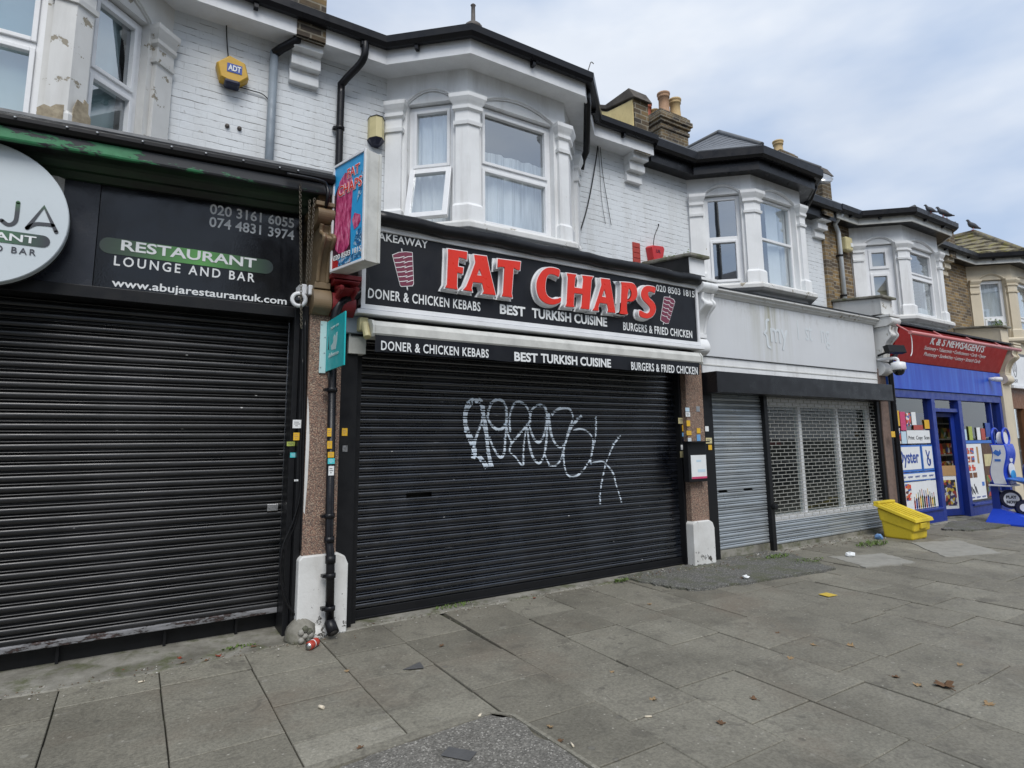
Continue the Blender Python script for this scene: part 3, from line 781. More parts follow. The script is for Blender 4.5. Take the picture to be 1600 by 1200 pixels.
# ------------------------------------------------------------------ houses
WY, BY = .72, .06
def bay_dirs(A, B):
    d = unit((B[0] - A[0], B[1] - A[1])); return d
def roof_courses(m, e0, e1, a0, a1, n, lift=.02, wave=0, k=1):
    """overlapping courses from the eave e0-e1 up to a0-a1"""
    e0, e1, a0, a1 = map(Vector, (e0, e1, a0, a1)); nn = (e1 - e0).cross(a0 - e0).normalized()
    if nn.z < 0: nn = -nn
    for i in range(n):
        t0, t1 = i / n, min(1.0, (i + 1.12) / n)
        p, q = e0.lerp(a0, t0), e1.lerp(a1, t0); r, s = e1.lerp(a1, t1), e0.lerp(a0, t1)
        w = max(1, int((q - p).length / .30)) * 6 if wave else 1
        vs = []
        for j in range(w + 1):
            f = j / w; ww = wave * abs(math.sin(f * w / 6 * math.pi + i * 1.3)) if wave else 0
            lo = p.lerp(q, f) + nn * (lift + ww); hi = s.lerp(r, f) + nn * (ww * .4)
            vs += [p.lerp(q, f) - nn * .004, lo, hi]
        for j in range(w):
            o = 3 * j
            m.add([vs[o], vs[o + 3], vs[o + 4], vs[o + 1], vs[o + 5], vs[o + 2]], [(0, 1, 2, 3), (3, 2, 4, 5)])
def house(x0, x1, bay, label, wall, trim, eave, roofmat, bayroof, base_z=3.3):
    A, B, C, D = [(bay[0], WY), (bay[1], BY), (bay[2], BY), (bay[3], WY)]
    h = thing('terraced_house', label, 'house', ((x0 + x1) / 2, .7, 0))
    bx(x0, A[0], WY, WY + .25, base_z, 6.0).build('wall', wall, h); bx(D[0], x1, WY, WY + .25, base_z, 6.0).build('wall', wall, h)
    fs = [Facet(A, B), Facet(B, C), Facet(C, D)]
    op = []
    m = MB()
    for i, F in enumerate(fs):
        u0, u1 = (.255, F.L - .17) if i == 0 else ((.17, F.L - .17) if i == 1 else (.17, F.L - .255))
        op.append((u0, u1)); facet_wall(m, F, base_z + .2, 6.0, u0, u1, 3.93, 5.40, .13)
    m.build('bay_wall', trim, h)
    for i, F in enumerate(fs): hood(F, *op[i], 5.40, .13, h, trim)
    d1, d2, d3 = fs[0].d, fs[1].d, fs[2].d; neg = lambda d: (-d[0], -d[1])
    corner_column((B[0], B[1]), neg(d1), d2, h, trim); corner_column((C[0], C[1]), neg(d2), d3, h, trim)
    corner_column((A[0] + d1[0] * .012, A[1] + d1[1] * .012), None, d1, h, trim, w=.19); corner_column((D[0] - d3[0] * .012, D[1] - d3[1] * .012), neg(d3), None, h, trim, w=.19)
    path = [(x0, WY), A, B, C, D, (x1, WY)]
    s = MB(); s.sweep([A, B, C, D], [(-.16, 3.80), (.10, 3.80), (.145, 3.84), (.145, 3.895), (.10, 3.93), (-.16, 3.945)])
    s.build('sill', 'stucco_old' if trim != 'stucco_cream' else trim, h, bevel=.006)
    r = MB(); r.box(x0 + .02, x1 - .02, 3.4, 3.5, base_z, 6.0); r.box(x0 + .02, x1 - .02, WY + .26, 3.4, base_z, 3.45)
    r.box(x0 + .02, x1 - .02, WY + .26, 3.4, 5.9, 5.98)
    rr = r.build('room', 'dark_room', h)
    # eaves
    if eave == 'white':
        e = MB(); e.sweep(path, [(.262, 5.72), (.287, 5.72), (.287, 5.91), (.262, 5.91)]); e.build('fascia_board', 'dirty_white' if trim == 'stucco_cream' else 'white_gloss', h)
        e = MB(); e.sweep(path, [(-.02, 5.745), (.262, 5.735), (.262, 5.75), (-.02, 5.76)]); e.build('soffit', 'white_gloss', h)
        e = MB(); e.sweep(path, [(.289, 5.985), (.289, 5.90), (.31, 5.872), (.365, 5.87), (.395, 5.91), (.40, 5.985), (.388, 5.985), (.385, 5.92), (.30, 5.92), (.30, 5.985)])
    elif eave == 'dark':
        e = MB(); e.sweep(path, [(.205, 5.66), (.23, 5.66), (.23, 5.86), (.205, 5.86)]); e.build('fascia_board', 'dark_fascia', h)
        e = MB(); e.sweep(path, [(-.02, 5.685), (.205, 5.675), (.205, 5.69), (-.02, 5.70)]); e.build('soffit', 'dark_fascia', h)
        e = MB(); e.sweep(path, [(.232, 5.965), (.232, 5.84), (.26, 5.815), (.32, 5.813), (.358, 5.85), (.365, 5.965), (.35, 5.965), (.345, 5.88), (.245, 5.88), (.245, 5.965)])
    else:
        e = MB(); e.sweep(path, [(.232, 5.74), (.255, 5.74), (.255, 5.87), (.232, 5.87)]); e.build('fascia_board', 'dirty_white', h)
        e = MB(); e.sweep(path, [(-.02, 5.765), (.232, 5.755), (.232, 5.77), (-.02, 5.78)]); e.build('soffit', 'black_plastic', h)
        e = MB(); e.sweep(path, [(.257, 5.985), (.257, 5.885), (.28, 5.855), (.335, 5.85), (.37, 5.89), (.375, 5.985), (.36, 5.985), (.355, 5.91), (.27, 5.91), (.27, 5.985)])
    gut = e.build('gutter', 'gutter_black', h)
    br = MB()
    go = {'white': .29, 'dark': .233}.get(eave, .258)
    for i in range(len(path) - 1):
        p, q = Vector(path[i]), Vector(path[i + 1]); d = (q - p).normalized(); nrm = Vector((d.y, -d.x)); L = (q - p).length
        for k in range(max(1, int(L / .75))):
            t = p + d * (L * (k + .5) / max(1, int(L / .75)))
            br.obox((t.x, t.y, 0), (d.x, d.y, 0), (0, 0, 1), (nrm.x, nrm.y, 0), -.02, .02, 5.82, 5.90, go, go + .06)
    br.build('gutter_bracket', 'gutter_black', h)
    R = MB()
    R.prism([Vector((x0, .36, 5.985)), Vector((x0, 4.75, 8.46)), Vector((x0, 4.75, 8.36)), Vector((x0, .36, 5.90))], (x1 - x0, 0, 0))
    R.build('roof', roofmat, h)
    ax, ay, az = bayroof
    o = .33
    def off(i):
        P = [Vector(p) for p in path]; d1 = (P[i] - P[i - 1]).normalized(); d2 = (P[i + 1] - P[i]).normalized()
        n1, n2 = Vector((d1.y, -d1.x)), Vector((d2.y, -d2.x)); q = P[i] + (n1 + n2) / (1 + n1.dot(n2)) * o; return (q.x, q.y, 5.985)
    a, b, c, d = off(1), off(2), off(3), off(4); ap = (ax, ay, az); back = (ax, 2.6, az + .02)
    R = MB(); nc = 9 if roofmat == 'slate' else 6; wv = .03 if roofmat == 'mossy_tile' else 0
    roof_courses(R, b, c, ap, ap, nc, .014 if roofmat == 'slate' else .03, wv)
    roof_courses(R, a, b, back, ap, nc, .014 if roofmat == 'slate' else .03, wv)
    roof_courses(R, c, d, ap, back, nc, .014 if roofmat == 'slate' else .03, wv)
    bro = R.build('bay_roof', roofmat, h)
    hp = MB(); rr_ = .035 if roofmat == 'slate' else .075
    for p in (b, c): hp.tube([Vector(p) + Vector((0, 0, .02)), Vector(ap) + Vector((0, 0, .02))], rr_, 8)
    hp.tube([Vector(ap) + Vector((0, 0, .02)), Vector(back) + Vector((0, 0, .02))], rr_, 8)
    hp.build('hip_ridge', 'lead_flash' if roofmat == 'slate' else 'mossy_tile', h)
    return h, fs, op
def corbel(x, w, parent, mat='stucco'):
    m = MB(); z = 5.34
    for k, (dz, p) in enumerate(((.10, .07), (.05, .05), (.10, .14), (.05, .12), (.10, .22), (.06, .20))):
        m.box(x - w / 2, x + w / 2, WY - p, WY + .02, z, z + dz); z += dz
    m.build('corbel', mat, parent, bevel=.008)
def parapet(x0, x1, parent, flank=None):
    pts = [(.44, 5.70), (.44, 6.52), (1.0, 6.60), (4.75, 8.72), (4.75, 8.3), (1.0, 6.1)]
    m = MB(); m.prism([Vector((x0, y, z)) for y, z in pts], (x1 - x0, 0, 0)); m.build('parapet', 'sooty_brick', parent)
    c = MB(); t = [(.38, 6.50), (.50, 6.70), (1.02, 6.70), (4.76, 8.82), (4.76, 8.74), (1.0, 6.62), (.48, 6.53)]
    c.prism([Vector((x0 - .04, y, z)) for y, z in t], (x1 - x0 + .08, 0, 0)); c.build('coping', 'dark_coping', parent, bevel=.01)
    if flank:
        f = MB(); f.prism([Vector((x0 - .012, y, z)) for y, z in ((.46, 6.0), (.46, 6.50), (1.0, 6.58), (4.7, 8.68), (4.7, 8.3), (1.0, 6.05))], (.011, 0, 0)); f.build('render_panel', flank, parent)
def downpipe(pts, r, parent, mat='gutter_black', clips=()):
    p = MB(); p.tube(pts, r, 12); o = p.build('downpipe', mat, parent)
    if clips:
        for x, y, z in clips:
            c = MB(); c.lathe([(r + .004, -.02), (r + .009, -.018), (r + .009, .018), (r + .004, .02)], (x, y, z), 14); c.box(x - r - .03, x - r + .01, y - .008, y + .05, z - .012, z + .012); c.build('pipe_clip', 'gutter_black', o)
    return o

H1, F1, O1 = house(-3.4, 1.41, (-2.70, -2.0, -.62, .06), 'white painted brick house above the black restaurant front, cut by the left edge', 'white_brick', 'stucco_old', 'white', 'slate', (-1.3, 1.2, 6.15))
H2, F2, O2 = house(1.41, 6.19, (2.20, 2.90, 4.25, 4.95), 'white painted house with a white bay above the black takeaway sign', 'white_brick', 'stucco', 'white', 'slate', (3.6, 1.2, 6.12))
H3, F3, O3 = house(6.19, 11.09, (7.20, 7.90, 9.20, 9.92), 'white painted house with slate bay roof and dark eaves above the blank white shop sign', 'white_brick', 'stucco', 'dark', 'slate', (8.42, .98, 6.96))
H4, F4, O4 = house(11.09, 16.19, (11.95, 12.65, 14.15, 14.87), 'yellow brick house with white bay above the red newsagent sign', 'stock_brick', 'stucco', 'thin', 'slate', (13.4, 1.2, 6.16))
H5, F5, O5 = house(16.19, 21.2, (17.30, 18.0, 19.6, 20.3), 'brown brick house with cream bay and mossy tiled roof, at the right edge', 'stock_brick', 'stucco_cream', 'thin', 'mossy_tile', (18.75, .95, 6.98))

def fit_windows(h, fs, op, cfg):
    for i, F in enumerate(fs):
        c = cfg[i]; u0, u1 = op[i]
        w = window(F, u0, u1, 3.94, 5.39, h, split=c.get('split', 4.67), frame=c.get('frame', .055), sash=c.get('sash', 'both'), tilt=c.get('tilt', False))
        for (a, b, z0, z1, mat, wv) in c.get('cur', ()):
            curtain(F, u0 + (u1 - u0) * a, u0 + (u1 - u0) * b, z0, z1, w, mat, waves=wv)
N = 'net_curtain'
fit_windows(H1, F1, O1, [dict(), dict(cur=[(0, 1, 3.95, 5.4, 'curtain_teal', 5)]), dict(cur=[(0, .8, 3.95, 5.4, 'curtain_teal', 7)])])
fit_windows(H2, F2, O2, [dict(tilt=True, split=4.62, cur=[(0, 1, 3.95, 5.4, 'curtain', 22)]), dict(cur=[(0, 1, 3.95, 4.92, N, 12), (.05, .5, 3.95, 4.8, 'curtain', 12)]), dict(cur=[(0, 1, 3.95, 5.4, N, 20)])])
fit_windows(H3, F3, O3, [dict(split=4.70, frame=.06, sash='low'), dict(split=4.72, frame=.04, sash='none', cur=[(.40, .72, 3.95, 5.4, 'curtain', 9), (.72, 1.0, 3.95, 5.4, N, 9)]), dict(cur=[(0, 1, 3.95, 5.4, N, 12)])])
fit_windows(H4, F4, O4, [dict(split=4.86, frame=.09, cur=[(0, 1, 3.95, 5.4, 'blind', 0)]), dict(split=4.80, frame=.06, cur=[(0, 1, 3.95, 4.2, N, 9)]), dict()])
fit_windows(H5, F5, O5, [dict(split=4.45, frame=.07, sash='low', cur=[(0, 1, 3.95, 5.4, N, 12)]), dict(split=4.45, cur=[(0, 1, 3.95, 5.4, N, 12)]), dict()])

# slats of the blind in the fourth house
mb = MB()
F = F4[0]
for k in range(46):
    z = 3.98 + k * .031; F.box(mb, O4[0][0] + .06, O4[0][1] - .06, -.225, -.205, z, z + .022)
mb.build('blind', 'blind', H4)

# party walls, corbels, stacks
corbel(1.27, .30, H1); parapet(1.13, 1.42, H1)
corbel(6.0, .30, H2); parapet(5.84, 6.12, H2, 'render_yellow')
corbel(10.78, .32, H3); parapet(10.62, 10.92, H3)
corbel(15.95, .30, H4, 'stucco_cream'); parapet(15.78, 16.08, H4)
bk = bx(1.13, 1.42, .42, .71, 5.72, 6.02); bk.build('parapet_end', 'sooty_brick', H1)
bk = bx(10.93, 11.12, .66, .72, 3.6, 5.75); bk.build('quoin', 'stock_brick', H4)
def chimney(x0, x1, y0, y1, zb, zt, pots, parent):
    m = MB(); m.box(x0, x1, y0, y1, zb, zt)
    m.box(x0 - .03, x1 + .03, y0 - .03, y1 + .03, zt - .52, zt - .42)
    m.box(x0 - .05, x1 + .05, y0 - .05, y1 + .05, zt - .36, zt - .06)
    m.box(x0 - .09, x1 + .09, y0 - .09, y1 + .09, zt - .28, zt - .16)
    c = m.build('chimney', 'sooty_brick', parent, bevel=.012)
    for x, y, r, hh, mat in pots:
        p = MB(); p.lathe([(r * 1.12, 0), (r * 1.12, .05), (r, .07), (r * .92, hh * .45), (r * .90, hh - .13), (r * 1.06, hh - .12), (r * 1.06, hh - .08), (r * .95, hh - .06), (r * 1.16, hh - .04), (r * 1.16, hh), (r * .8, hh), (r * .78, hh - .2)], (x, y, zt - .05), 18)
        p.build('chimney_pot', mat, c)
    fl = MB(); fl.lathe([(.0, 0), (.3, 0)], (x0, y0, zt - .05), 6) if False else None
chimney(10.27, 11.22, 4.0, 4.85, 7.6, 9.55, [(10.62, 4.2, .14, .62, 'clay'), (10.45, 4.62, .12, .50, 'terracotta'), (11.02, 4.2, .14, .58, 'buff_clay'), (10.72, 4.62, .12, .40, 'buff_clay'), (11.05, 4.62, .12, .4, 'clay')], H3)
chimney(15.75, 16.5, 4.4, 5.0, 8.0, 10.12, [(15.95, 4.6, .14, .42, 'buff_clay')], H4)
# finial and wire hook on the takeaway bay
m = MB(); m.lathe([(.10, 0), (.10, .05), (.06, .09), (.025, .10), (.022, .30), (.03, .31), (.01, .33)], (2.82, -.22, 5.99), 12); m.build('finial', 'rust_pole', H2)
m = MB(); m.tube(spline([(4.37, -.25, 5.98), (4.42, -.25, 6.12), (4.46, -.24, 6.20), (4.50, -.24, 6.19)]), .006, 5); m.build('wire_hook', 'rust_pole', H2)
m = MB(); m.lathe([(.0, 0), (.05, .0), (.16, .02), (.20, .08), (.20, .09), (.0, .09)], (10.30, .30, 6.22), 14, axis=(-.3, -.6, .6)); m.build('floodlight_cover', 'alu', H3)

# rainwater pipes
downpipe([(1.16, .50, 5.84), (1.15, .50, 5.70), (1.02, .60, 5.62), (.965, .66, 5.58)], .045, H1)
downpipe([(.965, .665, 5.60), (.965, .665, 3.6)], .042, H1, 'grey_pipe')
downpipe(spline([(1.83, .40, 5.92), (1.83, .40, 5.74), (1.80, .46, 5.64), (1.67, .62, 5.47), (1.66, .655, 5.36), (1.66, .655, 4.4), (1.66, .655, 3.75)], 4), .040, H2, clips=[(1.66, .655, 4.95)])
downpipe([(1.66, .655, 3.75), (1.70, .3, 3.72)], .036, H2)
lo = downpipe(spline([(1.72, -.10, 3.60), (1.72, -.16, 3.15), (1.72, -.17, 3.02), (1.66, -.18, 2.94), (1.50, -.185, 2.84), (1.445, -.185, 2.72), (1.43, -.185, 2.4)], 4), .042, H2)
pp = [(1.43, -.185, 2.5), (1.45, -.185, .78), (1.452, -.20, .72), (1.455, -.225, .66), (1.465, -.225, .12)]
downpipe(pp, .036, H2, clips=[(1.447, -.185, .98), (1.458, -.225, .50), (1.462, -.225, .24), (1.435, -.185, 2.05)])
for c_, h_ in (((1.456, -.225, .60), .06), ((1.451, -.185, .76), .05)): MB().lathe([(.043, 0), (.043, h_)], c_, 14).build('pipe_collar', 'gutter_black', H2)
m = MB(); m.lathe([(.036, -.02), (.046, .0), (.046, .10), (.038, .10), (.036, .02)], (1.465, -.225, .13), 16, axis=(.15, -.75, -.7)); m.build('pipe_outlet', 'gutter_black', H2)
m = MB(); ax_ = Vector((.15, -.75, -.7)).normalized(); m.lathe([(.0, 0), (.0365, .001), (.0, .002)], Vector((1.465, -.225, .13)) + ax_ * .101, 16, axis=ax_); m.build('outlet_hole', 'crack', H2)
downpipe([(4.46, -.14, 5.9), (4.50, -.10, 5.72), (4.98, .52, 5.50), (4.99, .62, 5.42), (4.99, .66, 5.3)], .045, H2)
downpipe([(9.55, -.02, 5.82), (9.62, .1, 5.7), (10.05, .58, 5.52)], .045, H3)
downpipe([(11.25, .45, 5.85), (11.28, .62, 5.70), (11.42, .66, 5.62), (11.45, .66, 5.55), (11.47, .66, 3.7)], .04, H4, 'ghost', clips=[(11.45, .66, 5.1), (11.46, .66, 4.3)])

# ------------------------------------------------------------------ shopfronts
def pilaster(x0, x1, yf, mat, parent, plinth_h=0.0, plinth_d=.04, name='pilaster', zt=2.78, wide=.04):
    p = bx(x0, x1, yf, .6, 0, zt).build(name, mat, parent, bevel=.006)
    if plinth_h:
        m = MB(); a, b, y = x0 - .03, x1 + wide, yf - plinth_d
        pts = [(a, 0), (b, 0), (b, plinth_h - .10), (b - .03, plinth_h - .03), (b - .09, plinth_h), (a + .03, plinth_h), (a, plinth_h - .03)]
        m.prism([Vector((x, y, z)) for x, z in pts], (0, .5, 0)); m.build('plinth', 'plinth_white', p, bevel=.012)
    return p
def console(x0, x1, parent, mat, zb=2.74, zt=3.78, proj=.40, base_y=-.10):
    """scrolled bracket over a pilaster, profile pushed across its width"""
    S = (zt - zb) / 1.04
    prof = spline([(base_y - .05, zb + .30 * S), (base_y - .07, zb + .42 * S), (base_y - .13, zb + .56 * S), (base_y - .24, zb + .68 * S), (base_y - proj + .02, zb + .76 * S), (base_y - proj, zb + .84 * S)], 5)
    m = MB(); body = prof + [(.5, zb + .84 * S), (.5, zb + .30 * S)]
    m.prism([Vector((x0 + .03, y, z)) for y, z in body], (x1 - x0 - .06, 0, 0))
    o = m.build('console', mat, parent, bevel=.008)
    m = MB()
    for a, b in ((x0 + .02, x0 + .055), (x1 - .055, x1 - .02)):
        for i in range(len(prof) - 1):
            pass
        m.tube([Vector(((a + b) / 2, y - .012, z)) for y, z in prof], .02, 8)
    m.box(x0 + .01, x1 - .01, base_y - .075, .5, zb + .24 * S, zb + .30 * S)
    bulb = spline([(base_y - .03, zb), (base_y - .10, zb + .05), (base_y - .115, zb + .12), (base_y - .08, zb + .20), (base_y - .04, zb + .24 * S)], 4)
    m.prism([Vector((x0, y, z)) for y, z in bulb + [(.5, zb + .24 * S), (.5, zb)]], (x1 - x0, 0, 0))
    cap = spline([(base_y - proj + .03, zb + .84 * S), (base_y - proj - .05, zb + .88 * S), (base_y - proj - .07, zb + .95 * S), (base_y - proj - .02, zb + 1.0 * S)], 4)
    m.prism([Vector((x0 - .01, y, z)) for y, z in cap + [(.5, zb + 1.0 * S), (.5, zb + .84 * S)]], (x1 - x0 + .02, 0, 0))
    m.box(x0 - .03, x1 + .03, base_y - proj - .06, .5, zb + 1.0 * S + .001, zb + 1.0 * S + .04)
    m.build('console_moulding', mat, o, bevel=.005)
    return o
def stub_wall(x0, x1, yf, z0, z1, parent, side, front, cap):
    m = MB(); m.prism([Vector((x0, y, z)) for y, z in ((yf, z0), (.72, z0), (.72, z1 + .10), (yf, z1))], (x1 - x0, 0, 0))
    s = m.build('party_stub', side, parent)
    m = MB(); m.prism([Vector((x0 - .01, y, z)) for y, z in ((yf - .012, z0 + .002), (yf - .001, z0 + .002), (yf - .001, z1), (yf - .012, z1))], (x1 - x0 + .02, 0, 0)); m.build('stub_face', front, s)
    m = MB(); m.prism([Vector((x0 - .05, y, z)) for y, z in ((yf - .08, z1), (yf - .08, z1 + .045), (.72, z1 + .15), (.72, z1 + .10))], (x1 - x0 + .10, 0, 0)); m.build('stub_coping', cap, s, bevel=.012)

# ---- first shop (restaurant)
sh1 = shutter_mb(-3.25, 1.14, .25, .195, 2.80, wob=.004).build('roller_shutter', 'shutter_black_old', H1, fix=False)
bx(-3.25, 1.14, .222, .252, .155, .20).build('bottom_rail', 'worn_rail', sh1, bevel=.006)
m = MB(); m.box(1.02, 1.11, .215, .235, 1.01, 1.07); m.build('shutter_lock', 'alu', sh1, bevel=.004)
m = MB(); m.box(-3.3, 1.16, .33, .42, 0, .35)
for x in (-2.6, -1.5, -.38, .3, .82): m.box(x, x + .02, .28, .331, .0, .16)
m.build('stall_riser', 'black_paint', H1)
m = MB(); m.box(1.142, 1.19, .02, .30, 0, 2.80); m.box(1.192, 1.246, -.055, .30, 0, 2.80); m.build('guide_rail', 'black_paint', H1, bevel=.004)
bx(-3.35, 1.2, .04, .32, 2.705, 2.80).build('shutter_head', 'black_paint', H1, bevel=.004)
def tilt1(mb, k=.036):
    mb.v = [(x, y, z + k * (x + .9)) for x, y, z in mb.v]; return mb
pth = [(-3.42, 0), (1.37, 0)]
tilt1(MB().sweep(pth, [(-.11, 3.615), (-.06, 3.615), (-.02, 3.66), (.03, 3.66), (.07, 3.70), (.10, 3.715), (.235, 3.725), (.235, 3.80), (-.11, 3.84)])).build('cornice', 'green_black', H1)
m = tilt1(MB().sweep(pth, [(.237, 3.70), (.272, 3.70), (.278, 3.715), (.278, 3.795), (.237, 3.80)])); cb = m.build('cornice_board', 'green_peel', H1, bevel=.004)
for i in range(15): m = MB().lathe([(.0, 0), (.009, .001), (.009, .006), (.0, .009)], (-2.2 + i * .235 + random.uniform(-.06, .06), -.33, 3.845 + .036 * (-2.2 + i * .235 + .9)), 8, axis=(0, -1, .2)); m.build('screw', 'alu', cb)
tilt1(MB().sweep(pth, [(.16, 3.80), (.305, 3.80), (.325, 3.83), (.325, 3.862), (.30, 3.885), (.16, 3.90)])).build('cornice_gutter', 'black_plastic', H1, bevel=.006)
tilt1(MB().sweep(pth, [(-.73, 3.99), (.22, 3.90), (.24, 3.915), (.235, 3.94), (-.73, 4.03)])).build('shop_roof', 'lead_flash', H1)
m = MB(); m.tube(spline([(.95, -.34, 3.86), (1.22, -.34, 3.865), (1.29, -.335, 3.83), (1.30, -.335, 3.70), (1.30, -.10, 3.58), (1.295, -.09, 3.4), (1.295, -.09, 2.75)], 5), .017, 8); m.build('conduit', 'gutter_black', H1)

t = thing('shop_sign', 'black glossy restaurant sign with phone numbers and web address over the left shutter', 'shop sign', (-1, .1, 3.2))
bx(-3.32, -.352, .098, .14, 2.79, 3.74).build('panel', 'panel_grey', t)
bx(-.346, 1.20, .100, .14, 2.79, 3.78).build('panel', 'panel_gloss', t)
SY = .0995
px_text('020 3161 6055', (328, 319), (460, 341), (328, 335), (459, 356), SY, 'paper', t, bold=.016)
px_text('074 4831 3974', (327, 339), (460, 360), (327, 355), (459, 375), SY, 'paper', t, bold=.016)
a, b = on_y(156, 366, SY), on_y(427, 427, SY)
# printed pill, green in the middle and fading to black at its ends
tt = NT('pill_print'); xx = tt.xyz()[0]
f = tt.math('MULTIPLY', tt.math('ADD', xx, .33), 1 / 1.28)
MATS['pill_print'] = tt.done(tt.ramp(f, [(.0, (.05, .065, .055)), (.16, (.06, .10, .06)), (.55, (.12, .36, .09)), (.80, (.06, .13, .06)), (1.0, (.03, .04, .04))]), .25)
tt = NT('pill_print_disc'); xx = tt.xyz()[0]
f = tt.math('MULTIPLY', tt.math('ADD', xx, 1.48), 1 / .86)
MATS['pill_print_disc'] = tt.done(tt.ramp(f, [(.0, (.06, .07, .07)), (.5, (.12, .34, .10)), (.72, (.08, .17, .10)), (1.0, (.055, .06, .07))]), .3)
outline([pill(-.33, .955, 3.085, 3.215)], SY, .004, 'pill_print', t, 'pill_badge')
px_text('RESTAURANT', (190, 374), (401, 405), (189, 391), (400, 419.5), SY - .004, 'paper', t, bold=.022)
px_text('LOUNGE AND BAR', (178.5, 399), (398, 428), (178, 414), (397.5, 442), SY, 'paper', t, bold=.014, space=1.35)
px_text('www.abujarestaurantuk.com', (174, 434), (448, 466), (175, 450), (447.5, 481), SY, 'paper', t, bold=.016)

CX_, CZ_, CR_ = -1.05, 3.245, .53
t = thing('round_sign', 'large pale round sign with green and grey restaurant name at the left edge', 'round sign', (CX_, .02, CZ_))
m = MB(); m.lathe([(CR_ - .01, -.06), (CR_, -.055), (CR_, .02), (CR_ - .006, .026), (.0, .027)], (CX_, .012, CZ_), 72, axis=(0, -1, 0), smooth=False); m.build('disc', 'disc_white', t)
m = MB(); m.lathe([(CR_ + .006, -.066), (CR_ + .006, -.05), (CR_ + .0, -.05), (CR_ + .0, -.066)], (CX_, .02, CZ_), 72, axis=(0, -1, 0)); m.build('rim', 'black_plastic', t)
tt = NT('name_print'); n_ = tt.noise(1.0, 0); zz = tt.xyz()
xm = tt.math('PINGPONG', tt.math('ADD', zz[0], 1.05), .20)
MATS['name_print'] = tt.done(tt.ramp(tt.math('ADD', tt.math('MULTIPLY', tt.math('SUBTRACT', zz[2], 3.16), 3.2), tt.math('MULTIPLY', xm, .6)), [(.30, (.055, .06, .07)), (.62, (.07, .20, .08)), (.80, (.14, .34, .12))]), .4)
def strokes(lines, w, y, mat, parent, name, depth=.003):
    m = MB()
    for pts in lines:
        P = [Vector(p) for p in pts]; L, R_ = [], []
        for i, p in enumerate(P):
            d = (P[min(i + 1, len(P) - 1)] - P[max(i - 1, 0)]).normalized(); nn = Vector((-d.y, d.x)) * w / 2
            L.append(p + nn); R_.append(p - nn)
        n = len(P); vs = [(q.x, y, q.y) for q in L + R_] + [(q.x, y - depth, q.y) for q in L + R_]
        m.add(vs, [(2 * n + i, 2 * n + i + 1, 3 * n + i + 1, 3 * n + i) for i in range(n - 1)] + [(i, i + 1, 2 * n + i + 1, 2 * n + i) for i in range(n - 1)] + [(n + i, 3 * n + i, 3 * n + i + 1, n + i + 1) for i in range(n - 1)])
        for e in (P[0], P[-1]): m.lathe([(w / 2, 0), (w / 2, depth), (0, depth)], (e.x, y, e.y), 12, axis=(0, -1, 0), smooth=False)
    return m.build(name, mat, parent, fix=False)
yf = -.0155
A_ = lambda x: [[(x - .085, 3.165), (x, 3.345), (x + .085, 3.165)], spline([(x - .085, 3.165), (x - .04, 3.203), (x + .02, 3.212), (x + .062, 3.212)], 5)]
strokes(A_(-.675) + A_(-1.43) + [spline([(-.825, 3.345), (-.825, 3.24), (-.83, 3.20), (-.85, 3.175), (-.875, 3.172), (-.905, 3.195)], 5)] +
        [spline([(-1.06, 3.345), (-1.06, 3.23), (-1.04, 3.18), (-1.0, 3.168), (-.96, 3.18), (-.945, 3.23), (-.945, 3.345)], 5)] +
        [spline([(-1.27, 3.17), (-1.27, 3.345)], 3), spline([(-1.27, 3.345), (-1.18, 3.34), (-1.16, 3.30), (-1.18, 3.265), (-1.27, 3.262)], 5), spline([(-1.27, 3.262), (-1.16, 3.255), (-1.135, 3.215), (-1.16, 3.175), (-1.27, 3.17)], 5)],
        .026, yf, 'name_print', t, 'lettering')
outline([pill(-1.48, -.62, 3.035, 3.125)], yf, .003, 'pill_print_disc', t, 'pill_badge')
lettering('RESTAURANT', (-1.40, -.70, 3.052, 3.107, yf - .003), 'paper', t, bold=.02)
lettering('LOUNGE AND BAR', (-1.40, -.695, 2.965, 3.012, yf), 'ink', t, bold=.008, space=1.35)
t.location = Vector(t.location) + Vector((.030, -.15, -.046)); t.scale = (.972, .972, .972)

# ---- first pilaster with the gold and red bracket
p1 = pilaster(1.25, 1.535, -.10, 'pebbledash', H2, .66, wide=.10)
m = MB(); m.box(1.246, 1.33, -.1015, -.0995, 1.18, 1.95); 
pt = MB(); pt.prism([Vector((x, -.1012, z)) for x, z in ((1.251, 1.02), (1.262, 1.0), (1.276, 1.3), (1.279, 1.62), (1.266, 1.86), (1.251, 2.0))], (0, .004, 0)); pt.build('bare_patch', 'plinth_white', p1)
console(1.245, 1.405, H2, 'gold_paint', zb=2.72, zt=3.70, proj=.14)
console(1.41, 1.62, H2, 'red_paint', zb=2.72, zt=3.05, proj=.10)
m = MB(); m.box(1.21, 1.50, -.24, .5, 3.83, 3.90); m.prism([Vector((1.21, y, z)) for y, z in ((-.22, 3.90), (.5, 3.90), (.5, 4.0), (-.05, 3.98))], (.29, 0, 0)); m.build('pier_cap', 'stucco_old', H2, bevel=.015)
bx(1.26, 1.42, -.20, .5, 3.745, 3.83).build('pier_head', 'gold_paint', H2, bevel=.01)
def lump(c, r, seed, mat, name, parent, sq=(1, 1, 1)):
    rn = random.Random(seed); m = MB(); n = 14; ks = 9
    m.lathe([(max(.001, math.sin(math.pi * k / ks)), -math.cos(math.pi * k / ks)) for k in range(ks + 1)], (0, 0, 0), n)
    m.v = [(c[0] + x * r * sq[0] * rn.uniform(.86, 1.1), c[1] + y * r * sq[1] * rn.uniform(.86, 1.1), c[2] + z * r * sq[2] * rn.uniform(.86, 1.1)) for x, y, z in m.v]
    return m.build(name, mat, parent)
